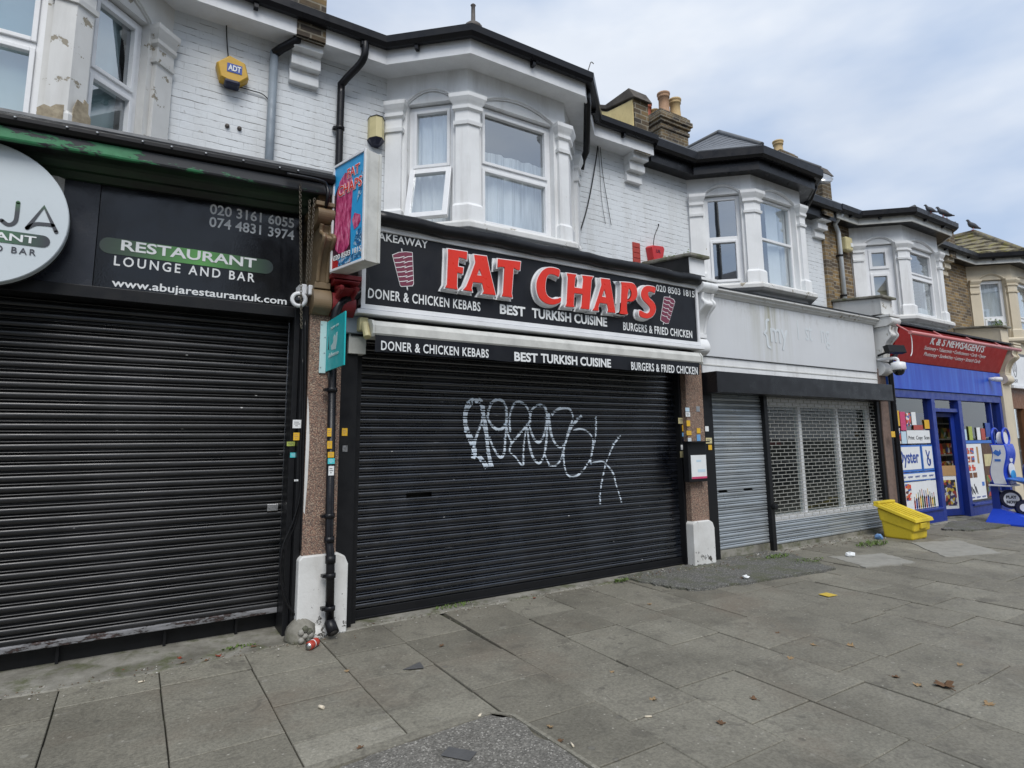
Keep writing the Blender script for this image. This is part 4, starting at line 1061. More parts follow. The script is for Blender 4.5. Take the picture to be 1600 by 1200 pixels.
lump((1.255, -.13, .05), .125, 4, 'cement_margin', 'cement_collar', H1, (1.0, .9, .95)); lump((1.36, -.12, .02), .10, 6, 'plinth_white', 'cement_collar', H1, (1.3, .8, .8))
for k, (dx, dz) in enumerate(((0, 0), (.035, .028), (-.03, .03), (.03, -.03), (-.028, -.03), (0, .05), (.045, 0))): lump((1.268 + dx, -.235, .06 + dz), .026, 20 + k, 'tarmac' if k % 2 else 'concrete', 'rubble', H1)

# ---- second shop (takeaway)
GR_Y = .13
sh2 = shutter_mb(1.755, 6.02, GR_Y, .10, 2.58, slots=((2.26, 2.53, 1.055, 1.10),)).build('roller_shutter', 'shutter_black', H2, fix=False)
m = MB(); m.box(1.755, 6.02, .105, .135, .025, .10); m.box(1.755, 6.02, .09, .105, .018, .035); m.build('bottom_rail', 'black_paint', sh2, bevel=.004)
bx(2.2, 2.6, .20, .21, .98, 1.16).build('slot_backing', 'crack', sh2)
bx(1.7, 6.1, .5, .55, .0, 2.6).build('shop_wall', 'dark_room', H2)
m = MB(); m.box(1.54, 1.70, -.05, .30, 0, 2.62); m.box(1.702, 1.765, .03, .30, 0, 2.62); m.build('guide_rail', 'black_paint', H2, bevel=.004)
m = MB(); m.box(6.015, 6.055, .03, .30, 0, 2.62); m.build('guide_rail', 'black_paint', H2, bevel=.004)
bx(1.62, 6.2, -.10, .4, 2.56, 2.74).build('shutter_box', 'black_paint', H2)
bx(1.66, 6.42, -.17, .72, 3.62, 3.68).build('shop_roof', 'lead_flash', H2)
m = MB(); m.tube([(1.72 + 4.55 * i / 30, -.245 + .004 * math.sin(i * 1.7), 3.665 + .007 * math.sin(i * .9) + .004 * math.sin(i * 2.3)) for i in range(31)], .072, 12); m.box(1.70, 6.28, -.20, .0, 3.60, 3.72); m.build('shop_gutter', 'black_plastic', H2)

# graffiti sprayed over the laths
sx = lambda X, Y_: (700 + X / 5.333, 600 + Y_ / 5.333)
TAGS = [([(290, 250), (285, 190), (265, 145), (225, 135), (175, 165), (145, 230), (140, 310), (155, 390), (185, 460), (210, 520), (215, 570), (205, 620)], 36),
 ([(210, 590), (250, 600), (300, 660), (320, 700)], 30), ([(290, 250), (270, 340), (240, 420), (220, 490), (215, 560)], 16),
 ([(290, 240), (310, 350), (340, 600), (365, 700)], 24), ([(270, 340), (290, 350), (310, 420), (330, 560), (345, 690)], 16),
 ([(330, 290), (335, 230), (360, 160), (410, 130), (460, 150), (485, 210), (485, 290), (470, 350), (430, 380), (390, 370), (350, 330), (320, 260)], 17),
 ([(340, 440), (370, 520), (410, 590), (440, 610), (465, 570), (475, 450), (485, 300), (485, 200)], 16),
 ([(485, 350), (500, 430), (525, 490), (510, 560), (560, 610), (620, 680), (625, 560), (640, 420), (655, 350)], 12),
 ([(515, 400), (510, 300), (520, 230), (550, 165), (590, 150), (640, 175), (675, 240), (680, 300), (650, 350), (590, 420), (530, 490)], 15),
 ([(660, 370), (670, 480), (700, 600), (740, 655), (770, 650), (800, 580), (815, 480), (825, 360), (835, 240)], 16),
 ([(680, 320), (690, 230), (720, 190), (770, 175), (805, 195), (820, 260), (810, 360), (790, 440), (755, 485), (720, 465), (690, 400), (670, 330)], 16),
 ([(840, 240), (845, 340), (860, 430), (900, 510), (940, 525), (975, 490), (1000, 400), (1030, 310), (1035, 260), (1010, 210), (960, 200), (905, 215), (860, 260)], 17),
 ([(800, 580), (840, 670), (880, 685), (930, 640), (955, 560), (975, 490)], 11),
 ([(1110, 265), (1050, 320), (1010, 400), (975, 490), (960, 560), (965, 660), (985, 745), (1030, 775), (1090, 750), (1150, 680), (1190, 600), (1205, 500), (1195, 440), (1150, 390), (1090, 375), (1040, 390)], 13),
 ([(1230, 270), (1230, 370), (1220, 480), (1195, 570), (1185, 655), (1230, 650), (1280, 645), (1310, 665), (1370, 740), (1400, 850), (1430, 940), (1440, 985)], 12),
 ([(1435, 430), (1380, 500), (1340, 590), (1310, 665), (1285, 780), (1265, 900), (1265, 1000)], 12), ([(1110, 265), (1075, 300), (1050, 330)], 22)]
m = MB()
for pts, w in TAGS:
    P = []
    for q in spline(pts, 10):
        v = on_y(*sx(*q), GR_Y - .01); P.append(Vector((v.x, v.z)))
    D = [P[0]]
    for p in P[1:]:
        L = (p - D[-1]).length
        if L > .001:
            for k in range(1, max(1, int(L / .004)) + 1): D.append(D[-1].lerp(p, 1) if k == max(1, int(L / .004)) else P[0].lerp(P[0], 0) + (D[-1] + (p - D[-1]) / (max(1, int(L / .004)) - k + 1) - P[0]))
    hw = w * 1.25 / 5.333 / 2 / 145.0; vs = []; C = 5
    for i, p in enumerate(D):
        d = (D[min(i + 3, len(D) - 1)] - D[max(i - 3, 0)]).normalized(); nn = Vector((-d.y, d.x)) * hw * (1 + .18 * math.sin(i * .07 + w))
        for c in range(C):
            q = p + nn * (2 * c / (C - 1) - 1); vs.append((q.x, GR_Y - lath_out(q.y, .10) - .0045, q.y))
    m.add(vs, [(i * C + c, i * C + c + 1, (i + 1) * C + c + 1, (i + 1) * C + c) for i in range(len(D) - 1) for c in range(C - 1) if min(vs[j][1] for j in (i * C + c, i * C + c + 1, (i + 1) * C + c + 1, (i + 1) * C + c)) > -9 and max(vs[j][1] for j in (i * C + c, i * C + c + 1, (i + 1) * C + c + 1, (i + 1) * C + c)) < GR_Y - .001])
m.build('graffiti', 'spray_paint', sh2, fix=False)

# sign with raised letters
s2 = thing('shop_sign', 'black takeaway sign with large raised red letters and two kebab drawings in a white frame', 'shop sign', (3.9, -.2, 3.2))
bx(1.70, 6.16, -.200, -.12, 2.80, 3.62).build('panel', 'sign_black', s2)
m = MB(); m.box(1.66, 6.20, -.225, -.11, 3.555, 3.605); m.box(1.66, 1.70, -.222, -.11, 2.80, 3.56); m.box(6.16, 6.20, -.222, -.11, 2.80, 3.56); m.box(1.66, 6.20, -.225, -.11, 2.795, 2.84)
m.box(1.62, 6.23, -.255, -.11, 2.745, 2.785); m.build('frame', 'white_gloss', s2, bevel=.004)
YS = -.2003
px_text('TAKEAWAY', (581, 361.5), (669, 376), (581, 374), (668, 388), YS, 'paper', s2, bold=.014)
px_text('DONER & CHICKEN KEBABS', (575.5, 449), (750.8, 473), (574.5, 464.4), (750, 487.8), YS, 'paper', s2, bold=.016, space=1.1)
px_text('BEST', (781, 474.7), (821, 480), (780.7, 490), (820, 495.5), YS, 'paper', s2, bold=.032)
px_text('TURKISH CUISINE', (831, 481.5), (948.5, 496), (831, 497), (948, 510.5), YS, 'paper', s2, bold=.03)
px_text('BURGERS & FRIED CHICKEN', (973.5, 503), (1081.5, 517), (973.5, 516), (1081, 528.5), YS, 'paper', s2, bold=.016, space=1.1)
px_text('020 8503 1815', (1025, 445.5), (1085, 454), (1025, 456), (1084.6, 464), YS, 'paper', s2, bold=.012)
def kebab(poly, Lz, Rz, spike, o, s):
    t_ = lambda q: (lambda v: (v.x, v.z))(on_y(o[0] + q[0] / s, o[1] + q[1] / s, YS))
    pp_ = [t_(q) for q in poly]
    cx = sum(q[0] for q in pp_) / len(pp_); cz = sum(q[1] for q in pp_) / len(pp_)
    outline([[(cx + (x - cx) * 1.06, cz + (z - cz) * 1.04) for x, z in pp_]], YS, .0015, 'paper', s2, 'kebab_outline')
    outline([pp_], YS - .0017, .0015, 'maroon', s2, 'kebab')
    strokes([[t_(q) for q in l] for l in Lz + Rz], .007, YS - .0034, 'paper', s2, 'kebab_line', .001)
    strokes([[t_(q) for q in l] for l in spike], .012, YS - .0002, 'paper', s2, 'skewer', .001)
kebab([(328, 440), (400, 410), (480, 404), (553, 412), (556, 445), (568, 770), (555, 795), (430, 803), (415, 790), (332, 460)],
      [[(340 + k * 13, 475 + k * 55), (400 + k * 11, 472 + k * 55), (460 + k * 8, 455 + k * 57)] for k in range(6)], [[(450 + k * 8, 478 + k * 56), (505 + k * 6, 458 + k * 57), (553 + k * 2, 455 + k * 56)] for k in range(6)],
      [[(432, 368), (436, 402)], [(494, 806), (500, 845)]], (570, 340), 7.5)
kebab([(582, 182), (640, 186), (690, 210), (706, 240), (634, 486), (600, 488), (545, 452), (543, 430)],
      [[(582 - k * 7, 205 + k * 46), (610 - k * 6, 222 + k * 46), (650 - k * 8, 226 + k * 46)] for k in range(5)], [[(640 - k * 8, 222 + k * 46), (660 - k * 9, 250 + k * 46), (692 - k * 11, 262 + k * 46)] for k in range(5)],
      [[(650, 168), (645, 186)], [(578, 480), (572, 500)]], (960, 440), 7.5)
LET = [('A', (680, 370), 10, [[(205, 190), (500, 235), (495, 355), (460, 340), (370, 315), (355, 465), (440, 480), (430, 575), (400, 570), (345, 555), (340, 770), (352, 822), (160, 790), (188, 740), (205, 300)]]),
       ('B', (680, 370), 10, [[(615, 280), (805, 305), (850, 520), (945, 910), (740, 885), (765, 850), (735, 720), (590, 705), (568, 800), (580, 850), (440, 828), (490, 770), (560, 600), (632, 400)], [(690, 500), (735, 610), (655, 600)]]),
       ('C', (680, 370), 10, [[(985, 345), (1335, 390), (1325, 515), (1290, 520), (1225, 480), (1195, 880), (1205, 945), (1045, 925), (1065, 870), (1085, 475), (1030, 465), (975, 475)]]),
       ('D', (820, 400), 13.333, [[(710, 435), (730, 300), (640, 255), (540, 240), (450, 255), (370, 310), (300, 410), (260, 520), (250, 640), (265, 760), (310, 870), (390, 950), (480, 995), (590, 1010), (680, 990), (745, 950), (750, 870), (680, 890), (590, 895), (510, 860), (450, 790), (430, 690), (430, 590), (445, 480), (480, 400), (540, 375), (620, 390)]]),
       ('E', (820, 400), 13.333, [[(885, 360), (1075, 385), (1050, 450), (1035, 655), (1205, 680), (1225, 480), (1205, 405), (1425, 430), (1390, 500), (1350, 1050), (1345, 1110), (1165, 1090), (1190, 1040), (1205, 790), (1030, 770), (1020, 1010), (1030, 1065), (850, 1045), (880, 990), (905, 440)]]),
       ('F', (920, 410), 12, [[(235, 300), (395, 320), (430, 520), (500, 945), (355, 930), (370, 890), (345, 775), (205, 755), (180, 840), (185, 905), (75, 895), (110, 850), (180, 640), (245, 420)], [(295, 500), (335, 660), (245, 640)]]),
       ('G', (920, 410), 12, [[(605, 370), (800, 385), (870, 430), (905, 520), (905, 620), (870, 690), (800, 735), (720, 735), (715, 900), (725, 970), (575, 955), (600, 900), (620, 450)], [(755, 480), (795, 540), (800, 620), (770, 680), (725, 700), (735, 560)]]),
       ('H', (920, 410), 12, [[(1235, 575), (1250, 480), (1190, 450), (1100, 440), (1040, 465), (995, 540), (990, 630), (1030, 710), (1110, 790), (1150, 850), (1145, 920), (1100, 955), (1040, 940), (960, 900), (960, 1000), (1040, 1040), (1120, 1045), (1200, 1005), (1250, 920), (1255, 830), (1220, 750), (1140, 670), (1110, 600), (1120, 555), (1170, 545)]])]
for nm, o, s, polys in LET:
    world_polys = []
    for k, p in enumerate(polys):
        q = [(lambda v: (v.x, v.z))(on_y(o[0] + a / s, o[1] + b / s, -.288)) for a, b in p]
        if nm in 'DGH': q = spline(q + [q[0]], 3)[:-1]
        if (area2(q) > 0) == (k > 0): q = q[::-1]
        world_polys.append(q)
    body = outline(world_polys, YS, .078, 'white_gloss', s2, 'letter', grow=.012)
    outline(world_polys, YS - .079, .010, 'red_acrylic', body, 'letter_face')
    cx = sum(q[0] for q in world_polys[0]) / len(world_polys[0]); cz = sum(q[1] for q in world_polys[0]) / len(world_polys[0])
    outline(world_polys, YS, .012, 'white_gloss', body, 'backing', grow=.026)

# awning under the sign
aw = thing('awning', 'rolled white awning with a black lettered valance over the takeaway shutter', 'awning', (3.9, -.3, 2.6))
m = MB(); pf = [(.10, 2.70), (.20, 2.70), (.30, 2.675), (.335, 2.63), (.335, 2.56), (.315, 2.535), (.10, 2.535)]; m.sweep([(1.76, 0), (6.06, 0)], pf); m.build('cassette', 'dirty_white', aw, bevel=.006)
for x in (1.735, 6.062): MB().sweep([(x, 0), (x + .022, 0)], [(o * 1.02, 2.61 + (z - 2.61) * 1.08) for o, z in pf]).build('end_cap', 'dirty_white', aw)
m = MB(); n = 90; vs = []
for i in range(n + 1):
    x = 1.765 + 4.26 * i / n; w = .005 * math.sin(i * .55) + .004 * math.sin(i * .21)
    vs += [(x, -.325, 2.545), (x, -.322 - w * .6, 2.46), (x, -.318 - w, 2.392 + .004 * math.sin(i * .35))]
m.add(vs, [(3 * i + k, 3 * i + 3 + k, 3 * i + 4 + k, 3 * i + 1 + k) for i in range(n) for k in (0, 1)], True); m.build('valance', 'sign_black', aw, fix=False)
YV = -.334
px_text('DONER & CHICKEN KEBABS', (595.4, 532.6), (763.5, 545.5), (595.4, 546.9), (763, 559.6), YV, 'paper', aw, bold=.016, space=1.1)
px_text('BEST', (803.4, 549.6), (840, 552.5), (803.4, 564), (840, 567), YV, 'paper', aw, bold=.032)
px_text('TURKISH CUISINE', (845, 553), (954.6, 560.6), (845, 567), (954, 574.4), YV, 'paper', aw, bold=.03)
px_text('BURGERS & FRIED CHICKEN', (986, 565), (1090, 574), (986, 578.5), (1089.5, 585), YV, 'paper', aw, bold=.016, space=1.1)
m = MB(); m.box(1.66, 1.74, -.20, -.10, 2.60, 2.72); m.tube([(1.70, -.22, 2.66), (1.70, -.30, 2.52)], .035, 8); m.build('awning_arm', 'alarm_cream', aw, bevel=.006)
m = MB(); m.box(1.56, 1.72, -.12, -.02, 2.58, 2.80); m.build('junction_box', 'grey_pipe', H2, bevel=.01)
bx(1.60, 1.76, -.085, .1, 2.40, 2.60).build('head_panel', 'dirty_white', H2)

# ---- second pilaster
p2 = pilaster(6.06, 6.385, -.05, 'pebbledash', H3, .555)
console(6.20, 6.47, H3, 'stucco', zb=2.70, zt=3.70, proj=.22, base_y=-.04)
stub_wall(6.18, 6.46, -.12, 3.68, 4.02, H3, 'black_paint', 'stucco', 'cement_margin')

# ---- third shop (empty)
m = MB(); m.box(6.42, 6.625, .0, .3, 0, 2.45); m.build('guide_rail', 'black_paint', H3, bevel=.004)
m = MB(); m.box(7.745, 7.825, -.01, .3, 0, 2.25); m.lathe([(.04, 0), (.04, .06)], (7.79, -.01, .62), 10, axis=(0, -1, 0)); m.build('guide_rail', 'black_paint', H3, bevel=.004)
bx(10.93, 11.03, .0, .3, 0, 2.25).build('guide_rail', 'black_paint', H3, bevel=.004)
SL = ((6.72, 6.90, .865, .905), (7.25, 7.44, .865, .905))
sh3 = shutter_mb(6.625, 7.745, .07, .12, 2.30, slots=SL, pitch=.0765).build('roller_shutter', 'shutter_grey', H3, fix=False)
bx(6.65, 7.5, .14, .15, .82, .95).build('slot_backing', 'crack', sh3)
bx(6.62, 7.75, .05, .3, 0, .115).build('threshold', 'cement_margin', H3)
sg = shutter_mb(7.83, 10.93, .06, .07, .39).build('roller_shutter', 'shutter_grey', H3, fix=False)
sg['label'] = 'link grille shutter with solid laths along its foot'
bx(7.83, 10.95, .05, .3, 0, .068).build('threshold', 'cement_margin', H3)
m = MB(); r_ = .0535; z = .41; k = 0; hb = .0042
while z < 2.28:
    m.box(7.83, 10.93, .052, .060, z - hb, z + hb)
    off = (k % 2) * .098; x = 7.86 + off
    while x < 10.93:
        m.box(x - .0045, x + .0045, .0535, .0585, z + hb + .0002, z + r_ - hb - .0002); x += .196
    z += r_; k += 1
m.build('grille', 'grille_steel', sg)
m = MB()
for x in (7.86, 8.84, 9.90, 10.90): m.box(x - .035, x + .035, .14, .22, .40, 2.2)
m.box(7.83, 10.93, .142, .222, 2.06, 2.20); m.box(7.83, 10.93, .10, .24, .36, .46)
sf = m.build('shopfront_frame', 'upvc', H3, bevel=.005)
g = MB(); g.add([(7.85, .18, .46), (10.92, .18, .46), (10.92, .18, 2.06), (7.85, .18, 2.06)], [(0, 1, 2, 3)]); g.build('pane', 'dim_glass', sf, fix=False)
m = MB(); m.box(7.8, 10.95, 2.6, 2.7, 0, 2.4); m.box(7.8, 10.95, .3, 2.7, .0, .3); m.box(7.7, 7.8, .3, 2.7, 0, 2.4); m.box(10.95, 11.0, .3, 2.7, 0, 2.4)
m.build('shop_room', 'room_grey', H3)
m = MB(); m.box(8.4, 9.9, 1.2, 1.25, 1.45, 1.53); m.build('inner_rail', 'red_paint', H3)
bx(6.44, 11.0, -.25, .1, 2.195, 2.475).build('shutter_box', 'dark_fascia', H3, bevel=.006)
m = MB(); m.box(6.46, 11.06, -.005, .2, 2.48, 2.70); m.build('fascia_rail', 'stucco', H3); m = MB(); m.box(6.46, 11.06, -.012, -.004, 2.585, 2.60); m.build('rail_bead', 'dirty_white', H3)
s3 = thing('shop_sign', 'blank white painted shop sign with faint ghost lettering and a green water stain', 'shop sign', (8.7, -.02, 3.1))
tt = NT('ghost_panel'); o_ = tt.xyz()
stn = tt.noise(4, 6, .65, tt.mapping((2.2, 1, .10))); dx = tt.math('ABSOLUTE', tt.math('SUBTRACT', o_[0], 7.98))
near = tt.ramp(dx, [(.02, 1.0), (.45, .25), (1.2, .06)]); hi = tt.ramp(tt.math('MULTIPLY', tt.math('SUBTRACT', o_[2], 2.7), 1.2), [(.15, .35), (.95, 1.0)])
f = tt.math('MULTIPLY', tt.math('MULTIPLY', tt.ramp(stn, [(.40, 0.0), (.62, 1.0)]), near), hi)
top = tt.math('MULTIPLY', tt.ramp(tt.noise(7, 5, .7, tt.mapping((1, 1, .5))), [(.5, 0.0), (.7, .55)]), tt.ramp(tt.math('SUBTRACT', o_[2], 2.7), [(.60, 0.0), (.80, 1.0)]))
col = tt.mix(top, tt.mix(tt.math('MULTIPLY', f, .85), (.62, .635, .65), (.22, .20, .06)), (.27, .26, .22))
MATS['ghost_panel'] = tt.done(tt.mix(tt.ramp(tt.noise(2.5, 4), [(.4, 0.0), (.7, .35)]), col, (.56, .57, .58)), .42, tt.bump(tt.noise(22, 3), .06, .004))
bx(6.47, 11.0, -.03, .1, 2.71, 3.56).build('panel', 'ghost_panel', s3, bevel=.004)
G3 = -.0305
px_text('{', (1193, 497), (1203, 498), (1193, 544), (1203, 545), G3, 'ghost', s3, depth=.004)
px_text('my', (1204, 512), (1231, 516), (1204, 545), (1231, 548), G3, 'ghost', s3, depth=.004, bold=.01)
px_text('l  st   ng', (1246, 494), (1296, 515), (1246, 540), (1296, 546), G3, 'ghost', s3, depth=.0015)
m = MB(); m.sweep([(6.44, 0), (11.08, 0)], [(-.1, 3.56), (.04, 3.56), (.06, 3.585), (.085, 3.60), (.09, 3.625), (.13, 3.64), (.13, 3.665), (-.75, 3.72), (-.75, 3.6)]); m.build('shop_cornice', 'stucco_old', H3)
m = MB(); m.sweep([(6.44, 0), (11.08, 0)], [(.10, 3.666), (.138, 3.666), (.138, 3.685), (-.75, 3.745), (-.75, 3.725)]); m.build('lead_flashing', 'black_paint', H3)

# ---- third pilaster and newsagent
p3 = pilaster(11.03, 11.29, -.02, 'pillar_stone', H4, 0)
console(11.06, 11.36, H4, 'stucco_old', zb=2.66, zt=3.72, proj=.24, base_y=-.02)
stub_wall(11.02, 11.40, -.18, 3.74, 4.02, H4, 'stucco_old', 'stucco_old', 'cement_margin')
m = MB(); m.tube(spline([(11.62, -.10, 3.12), (11.50, -.10, 3.02), (11.37, -.09, 2.93), (11.34, -.08, 2.82), (11.34, -.08, 2.5), (11.34, -.08, 1.2), (11.34, -.08, 0)], 4), .045, 10); m.build('downpipe', 'gutter_black', H4)
bx(11.31, 11.50, .0, .3, 0, 2.5).build('guide_rail', 'black_paint', H4)
bx(11.52, 16.30, -.03, .3, 2.45, 2.955).build('fascia', 'blue_paint', H4, bevel=.008)
m = MB(); m.box(11.52, 16.28, .0, .3, 2.30, 2.445); m.build('fascia_rail', 'blue_dark', H4, bevel=.006)
bx(11.4, 16.4, -.12, .72, 3.56, 3.62).build('shop_roof', 'lead_flash', H4)
tt = NT('blue_streaks'); f = tt.ramp(tt.noise(3, 5, .6, tt.mapping((1.6, 1, .12))), [(.42, 0.0), (.72, 1.0)])
MATS['blue_streaks'] = tt.done(tt.mix(f, (.010, .055, .48), (.035, .15, .66)), .4)
bpy.data.objects['fascia'].data.materials[0] = MATS['blue_streaks']

s4 = thing('shop_sign', 'red newsagent sign leaning out over the blue fascia', 'shop sign', (13.9, -.15, 3.2))
TB, TT = (-.035, 2.965), (-.28, 3.54)
m = MB(); m.prism([Vector((11.45, y, z)) for y, z in (TB, TT, (TT[0] + .06, TT[1] + .03), (.2, 3.54), (.2, 2.965))], (4.80, 0, 0)); m.build('panel', 'red_sign', s4)
bx(11.40, 16.30, TT[0] - .03, TT[0] + .12, 3.572, 3.605).build('top_cap', 'black_paint', s4)
SN = Vector((0, TT[1] - TB[1], -(TT[0] - TB[0]))).normalized() * -1
SN = Vector((0, -(TT[1] - TB[1]), (TT[0] - TB[0]))).normalized()
def on_sign(px, py):
    r = ray(px, py); P0 = Vector((11.4, TB[0], TB[1])); tq = (P0 - CAM).dot(SN) / r.dot(SN); return CAM + r * tq
def sign_text(txt, tl, tr, bl, br, **k):
    a, b, c, d = (on_sign(*q) for q in (tl, tr, bl, br))
    zt, zb = (a.z + b.z) / 2, (c.z + d.z) / 2; yt = TB[0] + (zt - TB[1]) / (TT[1] - TB[1]) * (TT[0] - TB[0]); yb = TB[0] + (zb - TB[1]) / (TT[1] - TB[1]) * (TT[0] - TB[0])
    x0, x1 = (a.x + c.x) / 2, (b.x + d.x) / 2
    lettering(txt, None, 'paper', s4, frame=((x0, yb, zb), (x1 - x0, 0, 0), (0, yt - yb, zt - zb), SN), **k)
sign_text('K & S NEWSAGENTS', (1455, 527), (1540, 539), (1453, 539), (1537, 550.5), bold=.03, shear=.12)
sign_text('Stationery \u2022 Tobacconist \u2022 Confectioners \u2022 Cards \u2022 Oyster', (1444, 541.5), (1541, 553.5), (1443, 549), (1540, 560.5), shear=.15)
sign_text('Photocopy \u2022 Sandwiches \u2022 Lottery \u2022 Scratch Cards', (1443, 551), (1532, 561), (1443, 558.5), (1531, 568.5), shear=.15)
lb = thing('sign_light', 'long pale pink strip light on arms in front of the red newsagent sign', 'strip light', (13.6, -.52, 3.36))
m = MB(); m.tube([(11.22, -.52, 3.37), (16.05, -.52, 3.40)], .034, 10); m.build('tube_housing', 'pink_bar' if 'pink_bar' in MATS else 'white_gloss', lb)
MATS['pink_bar'] = plain('pink_bar', (.62, .22, .22), .4, .2, 6); lb.children[0].data.materials[0] = MATS['pink_bar']
for x in (11.3, 12.7, 14.1, 15.5): MB().tube([(x - .05, -.26, 3.58), (x + .02, -.51, 3.36)], .014, 6).build('arm', 'pink_bar', lb)
# frame, glazing and door
m = MB()
for x0, x1 in ((11.50, 11.56), (12.97, 13.11), (14.12, 14.27), (16.17, 16.29)): m.box(x0, x1, .0, .16, .0, 2.30)
m.box(13.11, 14.12, .02, .14, 2.06, 2.13); m.box(11.56, 12.97, .0, .16, .0, .23); m.box(14.27, 16.17, .0, .16, .0, .20)
m.box(11.56, 12.97, -.03, .17, .23, .27); m.box(14.27, 16.17, -.03, .17, .20, .24); m.box(15.75, 15.80, .03, .13, .24, 2.3)
sf4 = m.build('shopfront_frame', 'blue_dark', H4, bevel=.005)
g = MB()
for x0, x1, z0, z1 in ((11.56, 12.97, .27, 2.30), (14.27, 16.17, .24, 2.30), (13.11, 14.12, 2.13, 2.30)): g.add([(x0, .08, z0), (x1, .08, z0), (x1, .08, z1), (x0, .08, z1)], [(0, 1, 2, 3)])
g.build('pane', 'shop_glass', sf4, fix=False)
m = MB(); m.box(11.5, 16.3, 3.6, 3.7, 0, 2.5); m.box(11.5, 16.3, .3, 3.7, -.02, .015); m.box(11.4, 11.5, .3, 3.7, 0, 2.5); m.box(16.3, 16.4, .3, 3.7, 0, 2.5); m.box(11.5, 16.3, .3, 3.7, 2.42, 2.5); m.build('shop_room', 'room_grey', H4)
def hinge_box(m, c, ang, u0, u1, v0, v1, z0, z1):
    U = (math.cos(ang), math.sin(ang), 0); N_ = (math.sin(ang), -math.cos(ang), 0); m.obox(c, U, (0, 0, 1), N_, u0, u1, z0, z1, v0, v1)
dc, da = (14.11, .12, 0), math.pi - RAD(16)
m = MB()
for a_, b_ in ((0.0, .10), (.90, .99)): hinge_box(m, dc, da, a_, b_, -.02, .02, .03, 2.05)
hinge_box(m, dc, da, .10, .90, -.02, .02, .03, .16); hinge_box(m, dc, da, .10, .90, -.02, .02, 1.97, 2.05)
dr = m.build('door', 'blue_dark', H4, bevel=.004)
m = MB(); hinge_box(m, dc, da, .10, .90, -.004, .004, .16, .80); m.build('door_poster', 'paper', dr)
m = MB(); hinge_box(m, dc, da, .10, .90, -.012, .012, .80, 1.0); m.build('door_rail', 'cardboard', dr)
m = MB(); hinge_box(m, dc, da, .14, .86, .006, .009, .22, .72); hinge_box(m, dc, da, .14, .86, -.009, -.006, .22, .72); m.build('sweets_print', 'sweets', dr)
m = MB(); hinge_box(m, dc, da, .78, .86, -.06, .06, .95, 1.15); m.build('handle', 'steel', dr, bevel=.01)
sv = thing('shop_shelving', 'dark shelving with goods seen through the open newsagent door', 'shelving', (14, 1.0, 0))
m = MB(); m.box(12.2, 16.2, 1.15, 1.2, 0, 2.1)
for z in (.3, .75, 1.15, 1.5, 1.85): m.box(12.2, 16.2, .85, 1.15, z, z + .03)
m.build('shelf', 'shelf', sv)
m = MB()
for z in (.33, .78, 1.18, 1.53): m.box(12.25, 16.15, .90, 1.14, z + .003, z + .24)
m.build('goods', 'goods', sv)

# posters on the newsagent windows (each its own board behind the glass face)
def poster(label, x0, x1, z0, z1, mat='paper', y=.058, cat='poster', name='poster'):
    t = thing(name, label, cat, ((x0 + x1) / 2, y, z0)); bx(x0, x1, y, y + .008, z0, z1).build('sheet', mat, t); return t
t = poster('white window board with one large dark blue word', 11.57, 12.47, .95, 1.43, 'frame_blue'); bx(11.57, 12.43, .054, .057, .99, 1.40).build('card', 'paper', t)
lettering('Oyster', (11.30 + .28, 12.36, 1.03, 1.34, .0535), 'oyster_blue', t, bold=.02)
t = poster('small white board with a blue crossed fingers emblem', 12.50, 12.94, .95, 1.43, 'frame_blue'); bx(12.53, 12.91, .054, .057, .99, 1.40).build('card', 'paper', t)
strokes([spline([(12.66, 1.32), (12.70, 1.22), (12.76, 1.14), (12.78, 1.08)], 4), spline([(12.79, 1.30), (12.73, 1.22), (12.68, 1.15), (12.69, 1.08), (12.74, 1.05), (12.79, 1.08), (12.80, 1.15)], 4)], .035, .0538, 'oyster_blue', t, 'emblem')
t = poster('narrow white strip with repeated small blue words under the board with the large blue word', 11.57, 12.94, .78, .935, 'frame_blue'); bx(11.57, 12.92, .054, .057, .80, .915).build('card', 'paper', t)
for k in range(5): lettering('oyster', (11.62 + k * .265, 11.80 + k * .265, .83, .88, .0535), 'oyster_blue', t)
t = poster('white poster of bottles and crisps in the lower left newsagent window', 11.57, 12.94, .28, .765, 'paper')
rnd = random.Random(3); mats_b = ('can_red', 'blue_dark', 'wood', 'sticker_yellow', 'weed', 'plum')
for k in range(11):
    x = 12.05 + k * .075; hgt = .20 + .11 * math.sin(math.pi * k / 10) + rnd.uniform(-.03, .03); mm = mats_b[k % 6]
    strokes([[(x, .31), (x, .31 + hgt * .6)]], .055, .0575, mm, t, 'bottle_print', .001); strokes([[(x, .31 + hgt * .6), (x, .31 + hgt)]], .022, .0575, mats_b[(k + 2) % 6], t, 'bottle_print', .001)
bx(11.60, 11.74, .054, .057, .36, .72).build('crisps_print', 'goods_red', t); bx(11.76, 11.96, .054, .057, .45, .74).build('crisps_print', 'goods_red', t)
t = poster('white notice reading Print Copy Scan in the newsagent window', 12.02, 12.90, 1.46, 1.70); lettering('Print  Copy  Scan', (12.06, 12.86, 1.51, 1.60, .0575), 'ink', t)
poster('yellow leaflet at the top left of the newsagent window', 11.58, 11.80, 1.78, 2.06, 'sticker_yellow'); poster('pink and white leaflet beside the yellow one in the newsagent window', 11.83, 12.02, 1.70, 2.04, 'pink'); poster('red patterned leaflet low in the left newsagent window', 11.58, 11.78, 1.46, 1.74, 'goods_red'); poster('pale blue leaflet in the left newsagent window', 11.81, 11.99, 1.46, 1.68, 'pale_blue')
poster('small square yellow notice by the newsagent door post', 12.74, 12.93, 1.73, 1.90, 'sticker_yellow')
t = poster('white poster of small product pictures right of the newsagent door', 14.30, 15.12, .30, 1.42)
